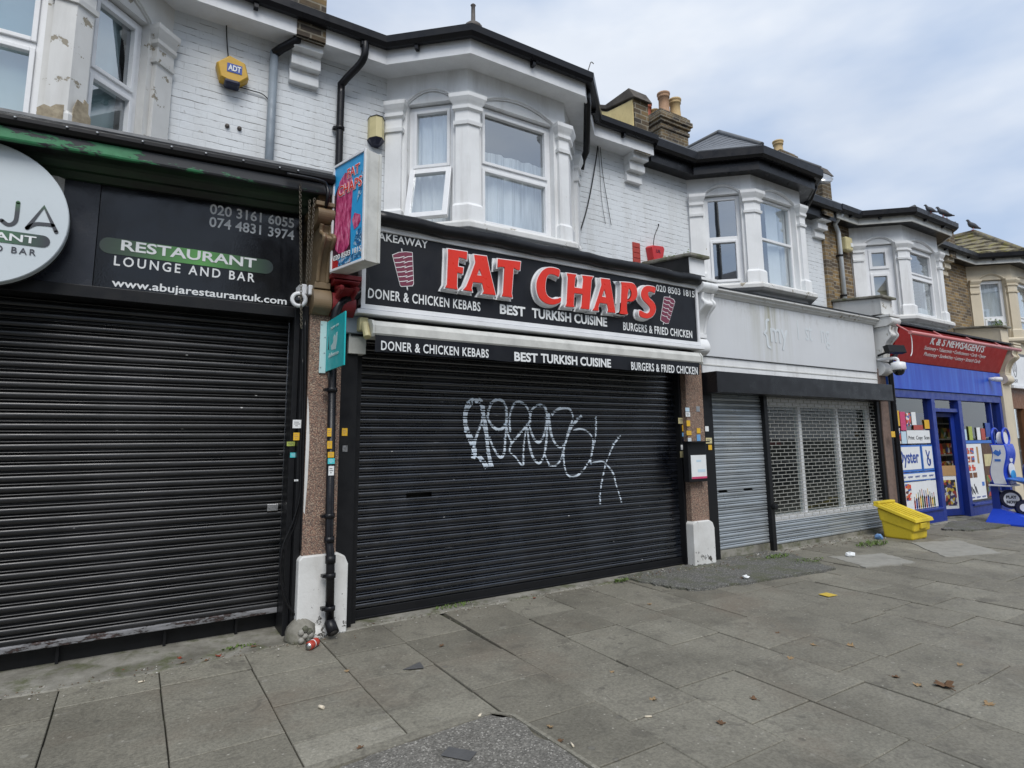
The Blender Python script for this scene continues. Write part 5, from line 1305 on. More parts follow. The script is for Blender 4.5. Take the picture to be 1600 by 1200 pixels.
for r in range(3):
    for c in range(2): bx(14.36 + c * .20, 14.52 + c * .20, .054, .057, 1.22 - r * .17, 1.34 - r * .17).build('product_print', 'goods_red', t)
for c in range(2): bx(14.36 + c * .22, 14.54 + c * .22, .054, .057, .74, .84).build('product_print', 'wood', t)
bx(14.86, 14.94, .054, .057, 1.02, 1.36).build('product_print', 'cardboard', t); bx(14.95, 15.06, .054, .057, .56, .64).build('product_print', 'frame_blue', t)
strokes([[(14.40 + .06 * k, .60 - .05 * (k % 3)), (14.46 + .06 * k, .42 + .03 * (k % 2))] for k in range(5)], .035, .0575, 'ink', t, 'product_print', .001)
for k in range(3): lettering('oyster', (14.36 + k * .26, 14.55 + k * .26, .32, .365, .0575), 'oyster_blue', t)
t = poster('photo poster of cups and rolls at the right of the newsagent window', 15.15, 15.72, .30, 1.42, 'brown_wood'); bx(15.2, 15.68, .054, .057, .95, 1.2).build('roll_print', 'alarm_cream', t); bx(15.2, 15.68, .054, .057, .34, .76).build('roll_print', 'goods', t)
bx(14.28, 16.16, .054, .062, 1.43, 1.49).build('window_band', 'frame_blue', sf4)
poster('green and white leaflet in the right newsagent window', 14.62, 14.78, 1.50, 1.78, 'sticker_green'); poster('white leaflet in the right newsagent window', 15.0, 15.16, 1.50, 1.76, 'paper'); poster('red leaflet marked with white ring in the right newsagent window', 15.2, 15.40, 1.50, 1.74, 'can_red')
for lab, x0, x1, z0, z1, mt in (('small orange leaflet high in the left newsagent window', 12.05, 12.22, 1.78, 2.02, 'goods_red'), ('white price list beside the orange leaflet in the left newsagent window', 12.26, 12.42, 1.80, 2.04, 'paper'), ('red rounded sticker above the Print Copy Scan notice', 12.30, 12.66, 1.71, 1.80, 'can_red'),
        ('pale card at the foot of the right newsagent window glass', 14.34, 14.50, 1.50, 1.72, 'pale_blue'), ('blue and white card at the far right of the newsagent window', 15.45, 15.70, 1.56, 1.86, 'oyster_blue')):
    poster(lab, x0, x1, z0, z1, mt)
p4 = pilaster(16.32, 16.80, -.04, 'stucco_cream', H5, 0)
console(16.34, 16.70, H5, 'stucco_cream', zb=2.72, zt=3.62, proj=.24, base_y=-.04)
stub_wall(16.25, 16.62, -.15, 3.66, 3.98, H5, 'stucco_cream', 'stucco_cream', 'cement_margin')
# ---- fifth shop
s5 = thing('shop_sign', 'white board sign with small black drawing at the right edge', 'shop sign', (18.5, -.05, 3.1))
bx(16.86, 21.0, -.05, .1, 2.72, 3.42).build('panel', 'white_gloss', s5, bevel=.006); bx(16.84, 21.02, -.08, .1, 2.66, 2.72).build('ledge', 'white_gloss', s5)
strokes([spline([(17.03, 3.30), (17.0, 3.15), (17.05, 3.0), (17.12, 2.92), (17.19, 3.0), (17.23, 3.15), (17.20, 3.30)], 5), [(17.08, 3.25), (17.08, 3.05)], [(17.15, 3.25), (17.15, 3.05)]], .018, -.0502, 'ink', s5, 'emblem')
lettering('EST', (17.0, 17.22, 2.79, 2.86, -.0503), 'ink', s5)
m = MB(); m.box(16.84, 21.0, .04, .2, 2.2, 2.66); m.box(16.84, 17.0, .02, .2, 0, 2.2); m.box(17.62, 17.8, .02, .2, 0, 2.2); m.box(16.84, 21, .02, .2, 0, .5); m.build('shopfront_frame', 'wood', H5, bevel=.005)
m = MB()
for k in range(28): m.box(17.8, 21, .05, .12, .5 + k * .076, .57 + k * .076)
m.build('slatted_boarding', 'wood', H5)
g = MB(); g.add([(17.0, .1, .5), (17.62, .1, .5), (17.62, .1, 2.2), (17.0, .1, 2.2)], [(0, 1, 2, 3)]); g.build('pane', 'shop_glass', H5, fix=False)
bx(17.0, 17.62, .5, .52, 0, 2.2).build('shop_room', 'dark_room', H5)
bx(16.8, 21.0, .0, .72, 3.44, 3.5).build('shop_roof', 'lead_flash', H5)

# ------------------------------------------------------------------ signs, boxes and fittings on the fronts
ps = thing('projecting_sign', 'blue and pink takeaway light box sticking out between the two black shops', 'projecting sign', (1.42, -.3, 3.1))
PO, PU, PV, PN = Vector((1.37, -.27, 3.08)), Vector((.261, -.965, 0)), Vector((0, 0, 1)), Vector((-.965, -.261, 0))
m = MB(); m.obox(PO, PU, PV, PN, 0, .5, 0, .97, -.155, -.003)
for a in (.0, .135):
    m.obox(PO, PU, PV, PN, .5001, .512, .0, .97, -.155 + a * .98, -.13 + a * .98)
m.build('box', 'dirty_white', ps, bevel=.004)
m = MB()
for u0, u1, v0, v1 in ((-.006, .018, -.006, .976), (.484, .508, -.006, .976), (.018, .484, -.006, .016), (.018, .484, .954, .976)): m.obox(PO, PU, PV, PN, u0, u1, v0, v1, -.002, .012)
m.build('trim', 'white_gloss', ps, bevel=.002)
def face_poly(pts, n, mat, name, d=.001):
    mm = MB(); mm.prism([PO + PU * (u * .466 + .018) + PV * (v * .938 + .016) + PN * n for u, v in pts], PN * d); return mm.build(name, mat, ps)
face_poly([(0, 0), (1, 0), (1, 1), (0, 1)], -.001, 'sky_blue', 'face')
face_poly([(0, .0), (.62, .0), (.60, .25), (.52, .72), (.30, .80), (.12, .80), (0, .72)], .0004, 'plum', 'print')
face_poly([(.04, .30), (.10, .74), (.18, .84), (.36, .90), (.56, .86), (.64, .76), (.60, .45), (.56, .18), (.42, .12), (.22, .13), (.10, .18)], .0018, 'pink_print', 'print')
face_poly([(.64, .40), (.72, .46), (.80, .44), (.90, .42), (.92, .36), (.84, .32), (.72, .30)], .0018, 'pink_print', 'print')
face_poly([(.78, .55), (.92, .62), (.97, .80), (.90, .84), (.84, .7)], .0018, 'fleck_print', 'print'); face_poly([(.70, .16), (.80, .28), (.92, .30), (.98, .2), (.9, .12)], .0018, 'fleck_print', 'print')
face_poly([(.05, .04), (.3, .10), (.62, .07), (.98, .09), (.98, .03), (.5, .01), (.05, .01)], .0018, 'fleck_print', 'print'); face_poly([(0, .0), (.2, .0), (.22, .06), (.0, .10)], .0026, 'red_sign', 'print')
def face_text(txt, u0, u1, v0, v1, mat, n=.003, **k):
    o = PO + PU * (u0 * .466 + .018) + PV * (v0 * .938 + .016) + PN * n
    return lettering(txt, None, mat, ps, frame=(o, PU * ((u1 - u0) * .466), PV * ((v1 - v0) * .938), PN), **k)
face_text('FAT', .44, .86, .82, .92, 'paper', bold=.05); face_text('FAT', .45, .85, .825, .915, 'red_acrylic', n=.005, bold=.01)
face_text('CHAPS', .14, .95, .68, .79, 'paper', bold=.05); face_text('CHAPS', .15, .94, .685, .785, 'red_acrylic', n=.005, bold=.01)
face_text('020 8503 1815', .04, .97, .075, .125, 'paper', bold=.02)
m = MB(); m.tube([PO + PU * .1 + PN * -.08 + PV * .2, (1.43, .1, 3.28)], .02, 8); m.tube([PO + PU * .06 + PN * -.08 + PV * .95, (1.47, .7, 4.02)], .012, 6); m.build('bracket', 'rust_pole', ps)

ds = thing('projecting_sign', 'small teal delivery sign with a pale kangaroo head fixed to the pebbledash pilaster', 'projecting sign', (1.39, -.11, 2.2))
O_, U_, V_, N_ = Vector((1.392, -.112, 2.215)), Vector((0, -1, 0)), Vector((0, 0, 1)), Vector((-1, 0, 0))
MB().obox(O_, U_, V_, N_, 0, .54, 0, .445, -.012, 0).build('panel', 'teal', ds, bevel=.002)
bx(1.335, 1.391, -.118, -.101, 2.20, 2.665).build('flange', 'teal_pale', ds, bevel=.003)
m = MB()
for z in (2.25, 2.38, 2.52, 2.63): m.lathe([(.0, 0), (.006, .0), (.005, .004), (0, .005)], (1.345 + .03 * ((z * 10) % 2 > .9), -.118, z), 8, axis=(0, -1, 0))
m.build('screw', 'steel', ds)
U2, V2 = U_ * .54, V_ * .445
def dpoly(pts, mat, nm): 
    mm = MB(); mm.prism([O_ + U2 * u + V2 * v + N_ * .0005 for u, v in pts], N_ * .0015); mm.build(nm, mat, ds)
dpoly([(.40, .62), (.47, .66), (.52, .60), (.56, .68), (.63, .685), (.62, .52), (.56, .36), (.32, .385), (.28, .47), (.40, .51), (.42, .55)], 'teal_pale', 'emblem')
lettering('deliveroo', None, 'teal_pale', ds, bold=.03, frame=(O_ + U2 * .17 + V2 * .245 + N_ * .0006, U2 * .56, V2 * .085, N_))
lettering('now on', None, 'teal_pale', ds, bold=.01, frame=(O_ + U2 * .26 + V2 * .79 + N_ * .0006, U2 * .42, V2 * .05, N_))

def hexa(name, label, c, r, depth, mat, cat='alarm box'):
    t = thing(name, label, cat, c); m = MB()
    m.lathe([(r, 0), (r, depth * .75), (r * .90, depth), (.0, depth)], c, 6, axis=(0, -1, 0), smooth=False); m.build('case', mat, t, bevel=.006); return t
t = hexa('alarm_box', 'yellow hexagonal alarm box with a small blue badge on the white brick wall', (.585, .72, 5.235), .155, .12, 'alarm_yellow')
y_ = .72 - .122
bx(.53, .665, y_ - .002, y_, 5.20, 5.29).build('badge', 'oyster_blue', t); lettering('ADT', (.54, .655, 5.215, 5.275, y_ - .0022), 'paper', t, bold=.03)
bx(.515, .655, .585, .715, 5.075, 5.125).build('strobe', 'navy', t, bevel=.02)
t = thing('alarm_box', 'cream alarm box with dark caps on the white wall above the projecting light box', 'alarm box', (2.07, .70, 5.0))
def half_hex(x0, x1, y1, d): return [(x0, y1), (x0, y1 - d * .5), (x0 + (x1 - x0) * .3, y1 - d), (x1 - (x1 - x0) * .3, y1 - d), (x1, y1 - d * .5), (x1, y1)]
m = MB(); m.prism([Vector((x, y, 4.93)) for x, y in half_hex(1.985, 2.155, .72, .14)], (0, 0, .25)); m.build('case', 'alarm_cream', t, bevel=.004)
for z0, dz, s in ((5.181, .04, .02), (4.87, .059, .02)):
    m = MB(); hh = half_hex(1.98, 2.16, .72, .15); top = half_hex(2.03, 2.11, .72, .09)
    a_, b_ = (hh, top) if dz == .04 else (top, hh)
    m.add([(x, y, z0) for x, y in a_] + [(x, y, z0 + dz) for x, y in b_], [tuple(range(6)), tuple(range(6, 12))] + [(i, (i + 1) % 6, 6 + (i + 1) % 6, 6 + i) for i in range(6)]); m.build('cap', 'navy', t)
t = thing('alarm_box', 'red wedge shaped alarm box low on the white wall above the shop gutter', 'alarm box', (6.36, .70, 4.1))
m = MB(); q = [(6.22, 4.40), (6.26, 4.43), (6.49, 4.45), (6.52, 4.41), (6.45, 4.13), (6.41, 4.11), (6.29, 4.11), (6.27, 4.13)]
m.add([(x, .72, z) for x, z in q] + [(6.36 + (x - 6.36) * .88, .60, 4.28 + (z - 4.28) * .88) for x, z in q], [tuple(range(8)), tuple(range(8, 16))] + [(i, (i + 1) % 8, 8 + (i + 1) % 8, 8 + i) for i in range(8)]); m.build('case', 'red_plastic', t, bevel=.01)
lettering('UK', (6.32, 6.41, 4.31, 4.36, .598), 'navy', t)
m = MB(); m.tube(spline([(6.38, .71, 4.44), (6.42, .71, 4.62), (6.52, .71, 4.80)]), .005, 5); m.lathe([(0, 0), (.016, 0), (0, .01)], (6.52, .715, 4.81), 8, axis=(0, -1, 0)); m.build('wire', 'black_plastic', t)
t = thing('alarm_box', 'cream alarm box on the dark brick wall beside the grey downpipe', 'alarm box', (11.66, .7, 5.3))
bx(11.56, 11.80, .58, .72, 5.22, 5.50).build('case', 'alarm_cream', t, bevel=.03); bx(11.70, 11.78, .568, .58, 5.30, 5.38).build('badge', 'paper', t)
m = MB(); m.box(5.96, 6.11, .712, .721, 4.125, 4.445)
for i in range(4): m.box(5.965, 6.105, .705, .722, 4.13 + i * .08, 4.20 + i * .08)
m.build('bare_bricks', 'can_red', H2, bevel=.004)

t = thing('security_camera', 'white dome security camera hanging at the left of the blue fascia', 'security camera', (11.2, -.3, 2.7))
q = on_y(1404, 575, -.34)
m = MB(); m.tube(spline([(q.x - .02, -.02, q.z + .17), (q.x - .02, -.25, q.z + .18), (q.x, -.33, q.z + .16), (q.x, -.34, q.z + .10)]), .025, 8); m.build('arm', 'white_gloss', t)
m = MB(); m.lathe([(.05, .11), (.11, .09), (.115, -.02), (.10, -.035)], (q.x, -.34, q.z), 20); m.build('housing', 'white_gloss', t)
m = MB(); m.lathe([(.0, -.13), (.04, -.125), (.07, -.10), (.09, -.06), (.095, -.034)], (q.x, -.34, q.z), 20); m.build('dome', 'panel_gloss', t)
q = on_y(1563, 592, -.2)
t = thing('security_camera', 'white bullet security camera at the right end of the blue fascia', 'security camera', tuple(q))
m = MB(); m.lathe([(.03, 0), (.05, .02), (.055, .05), (.055, .15), (.05, .16)], (q.x - .1, -.10, q.z), 16, axis=(.55, -.8, -.1)); m.lathe([(.04, 0), (.04, .12)], (q.x - .1, -.02, q.z), 10, axis=(0, -1, 0)); m.build('housing', 'white_gloss', t)
m = MB(); m.lathe([(.0, 0), (.042, 0), (.038, .010), (.0, .010)], Vector((q.x - .1, -.10, q.z)) + Vector((.55, -.8, -.1)).normalized() * .161, 16, axis=(.55, -.8, -.1)); m.build('lens', 'panel_gloss', t)
q = on_y(467, 468, -.14)
t = thing('security_camera', 'round white camera with a black lens between the restaurant sign and the pilaster', 'security camera', tuple(q))
m = MB(); m.lathe([(.0, -.10), (.05, -.10), (.068, -.03), (.072, .0), (.06, .014), (.04, .012), (.038, .0)], (q.x, -.14, q.z), 22, axis=(-.25, -.95, -.1)); m.build('housing', 'white_gloss', t)
m = MB(); m.lathe([(.0, .001), (.038, .001), (.028, .012), (.0, .018)], (q.x, -.14, q.z), 18, axis=(-.25, -.95, -.1)); m.build('lens', 'panel_gloss', t)
m = MB(); m.box(q.x + .01, q.x + .07, -.12, .05, q.z + .06, q.z + .15); m.box(q.x + .085, q.x + .12, -.12, .05, q.z + .06, q.z + .15); m.build('mount', 'white_gloss', t, bevel=.008)
q = on_y(1398, 546, -.30)
t = thing('floodlight', 'black floodlight box in front of the red newsagent sign', 'floodlight', tuple(q))
m = MB(); m.obox((q.x, q.y, q.z), (.96, -.28, 0), (0, .25, .97), (-.28, -.96, .2), -.19, .19, -.07, .07, -.05, .05); m.tube([(q.x - .02, q.y, q.z), (q.x - .02, -.02, q.z - .08)], .02, 8); m.build('case', 'black_paint', t, bevel=.01)
t = thing('notice_case', 'black wall case with a pale notice on the pebbledash pilaster right of the takeaway', 'notice case', (6.12, -.1, 1.07))
bx(5.945, 6.285, -.14, -.052, 1.05, 1.55).build('case', 'black_paint', t, bevel=.008); bx(5.985, 6.265, -.146, -.139, 1.09, 1.385).build('notice', 'paper', t); bx(5.985, 6.265, -.148, -.1455, 1.09, 1.115).build('notice_edge', 'pink', t)
m = MB(); m.box(6.08, 6.17, -.1475, -.1455, 1.30, 1.325); m.box(6.10, 6.24, -.1475, -.1455, 1.17, 1.205); m.build('print', 'pale_blue', t)
m = MB(); m.box(5.94, 6.29, -.20, -.055, 1.545, 1.56); m.build('hood', 'black_plastic', t)

# stickers: (pixel box, plane, material, label)
STK = [((457, 656, 471, 669), -.058, 'paper', 'white square sticker on the black frame left of the pebbledash pilaster'),
 ((458, 676, 468, 688), -.058, 'sticker_yellow', 'yellow sticker below the white square one on the left black frame'), ((448, 690, 461, 697), .017, 'sticker_green', 'thin green sticker beside the left black shutter'),
 ((453, 707, 467, 715), .017, 'sticker_teal', 'teal sticker on the black frame left of the pebbledash pilaster'), ((459.5, 749, 466, 752), -.058, 'paper', 'torn scrap of white paper on the left black frame'),
 ((511, 669, 518, 682), -.226, 'sticker_yellow', 'topmost yellow sticker on the black downpipe'), ((511, 689, 519, 701), -.226, 'sticker_yellow', 'middle yellow sticker on the black downpipe'),
 ((512, 706, 522, 715), -.226, 'sticker_yellow', 'lowest yellow sticker on the black downpipe'), ((512, 716, 523, 725), -.226, 'sticker_teal', 'teal sticker on the black downpipe'), ((513, 728, 522, 743), -.226, 'paper', 'white sticker on the black downpipe'),
 ((534, 669, 543, 681), -.054, 'sticker_yellow', 'yellow sticker on the black frame right of the downpipe'), ((535, 696, 543, 706), -.054, 'alu', 'silver scrap sticker on the black frame right of the downpipe'),
 ((1060, 653, 1069, 662), .026, 'alarm_cream', 'cream sticker on the black frame right of the takeaway shutter'), ((1066, 664, 1071, 674), .026, 'sticker_yellow', 'yellow sticker just right of the graffiti shutter'), ((1066, 676, 1072, 682), .026, 'sticker_blue', 'blue sticker on the black frame by the graffiti shutter'),
 ((1067, 684, 1072, 692), .026, 'navy', 'dark sticker on the black frame by the graffiti shutter'), ((1064, 695, 1070, 703), .026, 'paper', 'white sticker at the left of the notice case'), ((1063, 705, 1068, 715), .026, 'alarm_cream', 'lowest pale sticker left of the notice case'),
 ((1071, 637, 1077, 643), -.055, 'pale_blue', 'pale sticker at the top of the right pebbledash pilaster'), ((1071.5, 644, 1078, 651), -.055, 'paper', 'white sticker on the right pebbledash pilaster'), ((1088, 635, 1093, 643), -.055, 'alu', 'silver sticker at the right edge of the right pebbledash pilaster'),
 ((1073, 657, 1078, 666), -.055, 'sticker_yellow', 'upper yellow sticker on the right pebbledash pilaster'), ((1073, 673, 1080, 680), -.055, 'sticker_yellow', 'lower yellow sticker on the right pebbledash pilaster'), ((1089, 669, 1094, 677), -.055, 'sticker_yellow', 'yellow sticker at the right edge of the right pebbledash pilaster'),
 ((1089, 679, 1094, 689), -.055, 'sticker_blue', 'blue sticker just above the notice case'), ((1075, 684, 1080, 691), -.055, 'ghost', 'torn white sticker just above the notice case'),
 ((1102, 666, 1107, 674), -.005, 'paper', 'white sticker on the black frame left of the grey shutter'), ((1103, 684, 1112, 693), -.005, 'alarm_cream', 'cream switch plate sticker left of the grey shutter'), ((1107, 695, 1112, 703), -.005, 'sticker_yellow', 'yellow sticker left of the grey shutter'),
 ((1393, 674, 1398, 683), -.13, 'sticker_yellow', 'orange yellow sticker on the black pipe left of the newsagent window')]
for (a, b, c, d), y, mt, lab in STK:
    p, q = on_y(a, d, y), on_y(c, b, y); o = bx(p.x, q.x, y - .002, y, p.z, q.z).build('sticker', mt); tag(o, lab, 'sticker', 'stickers on the shop frames and pipe')
    if (c - a) > 6 and mt != 'alu':
        w, h = q.x - p.x, q.z - p.z; m = MB()
        for k, (f0, f1) in enumerate(((.15, .7), (.15, .85), (.3, .6))): m.box(p.x + w * f0, p.x + w * f1, y - .0024, y - .002, p.z + h * (.68 - k * .22), p.z + h * (.76 - k * .22))
        m.build('print', {'paper': 'steel_plate', 'sticker_yellow': 'cardboard', 'sticker_teal': 'pale_blue'}.get(mt, 'steel_plate'), o)

# cables and chains
def cable(label, pts, r, name='cable', mat='black_plastic'):
    m = MB(); m.tube(spline([tuple(p) for p in pts], 6), r, 6); return tag(m.build(name, mat), label, 'cable')
cable('thick black cable hanging in a curve down the white wall', [on_y(*p, .68) for p in ((931, 178), (935, 215), (928, 270), (916, 330), (899, 384))], .009)
cable('thin black wire hanging right of the thick cable on the white wall', [on_y(*p, .69) for p in ((934, 180), (937, 215), (941, 265), (948, 310), (955, 352))], .0045)
cable('faint wire hanging between the two darker cables', [on_y(*p, .70) for p in ((933, 205), (937, 260), (940, 310), (946, 350))], .003)
cable('thin wire running from the eaves down to the yellow alarm box', [on_y(*p, .70) for p in ((356, 0), (354, 40), (355, 70), (357, 92))], .006)
cable('thin wire running from the yellow alarm box to the grey downpipe', [on_y(*p, .70) for p in ((374, 136), (395, 142), (410, 147), (421, 157))], .005)
cable('bundle of black cables looping down the left black frame to the drain', [on_y(*p, -.075) for p in ((473, 560), (473, 640), (470, 700), (469, 770), (458, 815), (443, 850), (438, 885), (443, 930), (456, 955), (468, 965))], .008)
cable('thin cable beside the black bundle on the left frame', [on_y(*p, -.068) for p in ((476, 600), (475, 690), (472, 760), (464, 810), (449, 852), (444, 900), (452, 945), (466, 966))], .005)
cable('thick black cable running up the edge of the left pilaster', [on_y(*p, -.07) for p in ((477, 500), (477, 600), (474, 700), (473, 790), (470, 860))], .014)
cable('white wire looping down over the red newsagent sign', [on_y(*p, -.50) for p in ((1423, 522), (1425, 535), (1425, 550), (1423, 556))], .008, mat='white_gloss')
def chain(label, pts, size=.032):
    m = MB(); P = [Vector(p) for p in pts]; D = []
    for i in range(len(P) - 1):
        n = max(1, int((P[i + 1] - P[i]).length / (size * .72))); D += [P[i].lerp(P[i + 1], k / n) for k in range(n)]
    for i, p in enumerate(D):
        t = (D[min(i + 1, len(D) - 1)] - D[max(i - 1, 0)]).normalized(); s = t.orthogonal().normalized(); s = s if i % 2 else t.cross(s)
        m.tube([p + t * (size * .5 * math.cos(a)) + s * (size * .30 * math.sin(a)) for a in [k * math.pi / 4 for k in range(9)]], size * .10, 5, cap=False)
    return tag(m.build('chain', 'chain'), label, 'chain', 'chains hanging by the restaurant sign')
chain('left chain hanging in front of the restaurant sign edge', [on_y(469, 290, -.30), on_y(470, 400, -.30), on_y(471, 515, -.30)])
chain('right chain hanging between the restaurant sign and the gold bracket', [on_y(491, 312, -.32), on_y(487, 380, -.31), on_y(484, 440, -.31)])
chain('short chain of the pair beside the gold bracket', [on_y(484, 315, -.32), on_y(481, 400, -.31), on_y(479, 445, -.31)])

# ------------------------------------------------------------------ on the pavement
bn = thing('grit_bin', 'yellow plastic grit bin with a sloping lid in front of the newsagent', 'grit bin', (10.3, -.5, 0))
BX0, BX1 = 10.20, 10.74
def tap(m, y0, y1, y2, y3, z0, za, zb, i0, i1):
    """y0,y1 front/back at the foot; y2,y3 front/back at the top; za/zb top height front/back"""
    m.add([(BX0 + i0, y0, z0[0]), (BX1 - i0, y0, z0[0]), (BX1 - i0, y1, z0[1]), (BX0 + i0, y1, z0[1]), (BX0 + i1, y2, za), (BX1 - i1, y2, za), (BX1 - i1, y3, zb), (BX0 + i1, y3, zb)],
          [(3, 2, 1, 0), (4, 5, 6, 7), (0, 1, 5, 4), (1, 2, 6, 5), (2, 3, 7, 6), (3, 0, 4, 7)])
m = MB(); tap(m, -.68, -.26, -.695, -.235, (0, 0), .17, .30, .03, .018)
m.build('base', 'yellow_plastic', bn, bevel=.03)
m = MB(); tap(m, -.725, -.225, -.74, -.195, (.125, .255), .285, .465, .008, .0); m.build('body', 'yellow_plastic', bn, bevel=.03)
m = MB(); z_ = lambda y, o: .285 + (-.76 - y) * -.36 * -1 * -1 + o if False else .285 + (y + .76) * .345 + o
m.add([(BX0 - .02, -.775, z_(-.775, 0)), (BX1 + .02, -.775, z_(-.775, 0)), (BX1 + .02, -.16, z_(-.16, 0)), (BX0 - .02, -.16, z_(-.16, 0)), (BX0 - .012, -.765, z_(-.765, .045)), (BX1 + .012, -.765, z_(-.765, .045)), (BX1 + .012, -.18, z_(-.18, .045)), (BX0 - .012, -.18, z_(-.18, .045))], [(3, 2, 1, 0), (4, 5, 6, 7), (0, 1, 5, 4), (1, 2, 6, 5), (2, 3, 7, 6), (3, 0, 4, 7)])
for k in range(4):
    x = BX0 + .07 + k * .11; m.prism([Vector((x, y, z_(y, o))) for y, o in ((-.735, .046), (-.25, .046), (-.25, .055), (-.735, .055))], (.055, 0, 0))
m.build('lid', 'yellow_plastic', bn, bevel=.014)
m = MB(); m.box(BX0 - .005, BX1 + .005, -.24, -.155, .515, .555); m.build('hinge_bar', 'yellow_plastic', bn, bevel=.012)
bx(BX0 + .16, BX0 + .36, -.765, -.70, .175, .265).build('hand_hold', 'yellow_plastic', bn, bevel=.015)

st = thing('lottery_stand', 'blue and white lottery play stand with a sloping blue foot outside the newsagent', 'display stand', (13.55, -.75, 0))
m = MB(); m.add([(13.26, -.54, .0), (13.80, -.54, .0), (13.86, -1.55, 0), (13.22, -1.55, 0), (13.26, -.54, .03), (13.80, -.54, .03), (13.86, -1.55, .03), (13.22, -1.55, .03), (13.47, -.60, .26), (13.57, -.60, .26), (13.57, -.72, .26), (13.47, -.72, .26)],
     [(3, 2, 1, 0), (0, 1, 5, 4), (1, 2, 6, 5), (2, 3, 7, 6), (3, 0, 4, 7), (4, 5, 9, 8), (5, 6, 10, 9), (6, 7, 11, 10), (7, 4, 8, 11), (8, 9, 10, 11)]); m.build('foot', 'blue_steel', st, bevel=.006)
bx(13.475, 13.565, -.72, -.60, .2, .74).build('post', 'blue_dark', st, bevel=.006)
prof = [(z, .035 * math.sin((z - .7) * 8.2)) for z in [.70 + .035 * k for k in range(22)]]
m = MB(); m.prism([Vector((13.425, -.67 + w, z)) for z, w in prof] + [Vector((13.425, -.90 + w, z)) for z, w in prof[::-1]], (.40, 0, 0)); m.build('panel', 'blue_steel', st, bevel=.012)
m = MB(); m.prism([Vector((13.4245, -.69 + w, z + .015)) for z, w in prof[:-1]] + [Vector((13.4245, -.88 + w, z + .015)) for z, w in prof[:-1][::-1]], (-.006, 0, 0)); m.build('side_face', 'white_gloss', st)
m = MB(); m.prism([Vector((13.418, y, z)) for y, z in ((-.72, 1.27), (-.77, 1.33), (-.82, 1.30), (-.84, 1.34), (-.85, 1.26), (-.80, 1.21), (-.76, 1.24))], (-.003, 0, 0)); m.box(13.413, 13.418, -.83, -.74, 1.12, 1.16); m.build('emblem', 'frame_blue', st)
def face_disc(c, r, mat, nm, ax=(0, -1, 0), d=.012, n=24):
    m = MB(); m.lathe([(r, 0), (r, d), (.0, d + .002)], c, n, axis=ax, smooth=False); return m.build(nm, mat, st)
face_disc((13.62, -.905, 1.30), .11, 'red_plastic', 'badge'); face_disc((13.62, -.91, 1.17), .07, 'white_gloss', 'badge'); face_disc((13.64, -.90, .96), .13, 'white_gloss', 'badge'); face_disc((13.64, -.915, .86), .10, 'sky_blue', 'badge')
for y in (-.72, -.88):
    m = MB(); m.tube([(13.62 + .155 * math.cos(a), y, 1.56 + .16 * math.sin(a)) for a in [k * math.pi / 12 for k in range(25)]], .019, 8, cap=False); m.build('loop', 'blue_steel', st)
face_disc((13.62, -.78, 1.52), .135, 'white_gloss', 'loop_disc', d=.09)
bx(13.40, 13.86, -.93, -.60, .67, .70).build('shelf', 'white_gloss', st, bevel=.006)
m = MB(); m.add([(13.36, -.90, .80), (13.90, -.90, .80), (13.90, -1.30, .74), (13.36, -1.30, .74), (13.36, -.90, .83), (13.90, -.90, .83), (13.90, -1.30, .755), (13.36, -1.30, .755)], [(3, 2, 1, 0), (4, 5, 6, 7), (0, 1, 5, 4), (1, 2, 6, 5), (2, 3, 7, 6), (3, 0, 4, 7)]); m.build('writing_shelf', 'frame_blue', st, bevel=.008)
ax = Vector((-.82, -.57, 0)).normalized(); c0 = Vector((13.60, -.84, .44))
m = MB(); m.lathe([(.155, -.05), (.168, -.02), (.168, .03), (.15, .05), (.0, .055)], c0, 28, axis=ax, smooth=False); m.lathe([(.13, -.04), (.14, 0), (.12, .045), (.0, .05)], c0 + Vector((.05, -.16, -.14)), 24, axis=ax, smooth=False); m.build('bubble', 'navy', st)
face_disc(c0 + ax * .057, .118, 'white_gloss', 'bubble_face', ax, .006); face_disc(c0 + Vector((.05, -.16, -.14)) + ax * .052, .07, 'white_gloss', 'bubble_face', ax, .006)
U_b = Vector((0, 0, 1)).cross(ax) * 1.0
for wd, zz in (('PLAY', .012), ('NOW', -.075)): lettering(wd, None, 'ink', st, bold=.05, frame=(c0 + ax * .066 - U_b * .078 + Vector((0, 0, zz)), U_b * .156, (0, 0, .055), ax))
m = MB(); m.tube([(13.62 + .30 * math.cos(a) , -1.12 + .12 * math.cos(a), .88 + .17 * math.sin(a)) for a in [k * math.pi / 12 for k in range(25)]], .032, 8, cap=False); m.build('loop', 'blue_dark', st)
m = MB(); m.tube([(13.52, -.70, .60), (13.58, -.82, .50)], .02, 8); m.tube([(13.6, -.9, .80), (13.62, -1.10, .72)], .02, 8); m.build('bracket', 'steel', st)

# drink can
a, b = on_g(482, 1010, .033), on_g(497, 1001, .033)
ax = (b - a).normalized(); cc = thing('drink_can', 'crushed red drink can lying by the drain outlet', 'drink can', (a.x, a.y, 0))
m = MB(); m.lathe([(.026, 0), (.033, .010), (.033, .050), (.030, .075), (.033, .095), (.033, .108), (.027, .118), (.0, .116)], a, 24, axis=ax); m.build('body', 'can_red', cc)
m = MB(); m.lathe([(.0255, -.004), (.0255, .001), (.022, .003), (.0, .003)], a, 24, axis=ax); m.build('end', 'alu', cc)
m = MB(); s_ = Vector((0, 0, 1)); 
m.lathe([(.0335, .052), (.0337, .053), (.0337, .060), (.0335, .061)], a, 24, axis=ax); m.build('band', 'paper', cc)

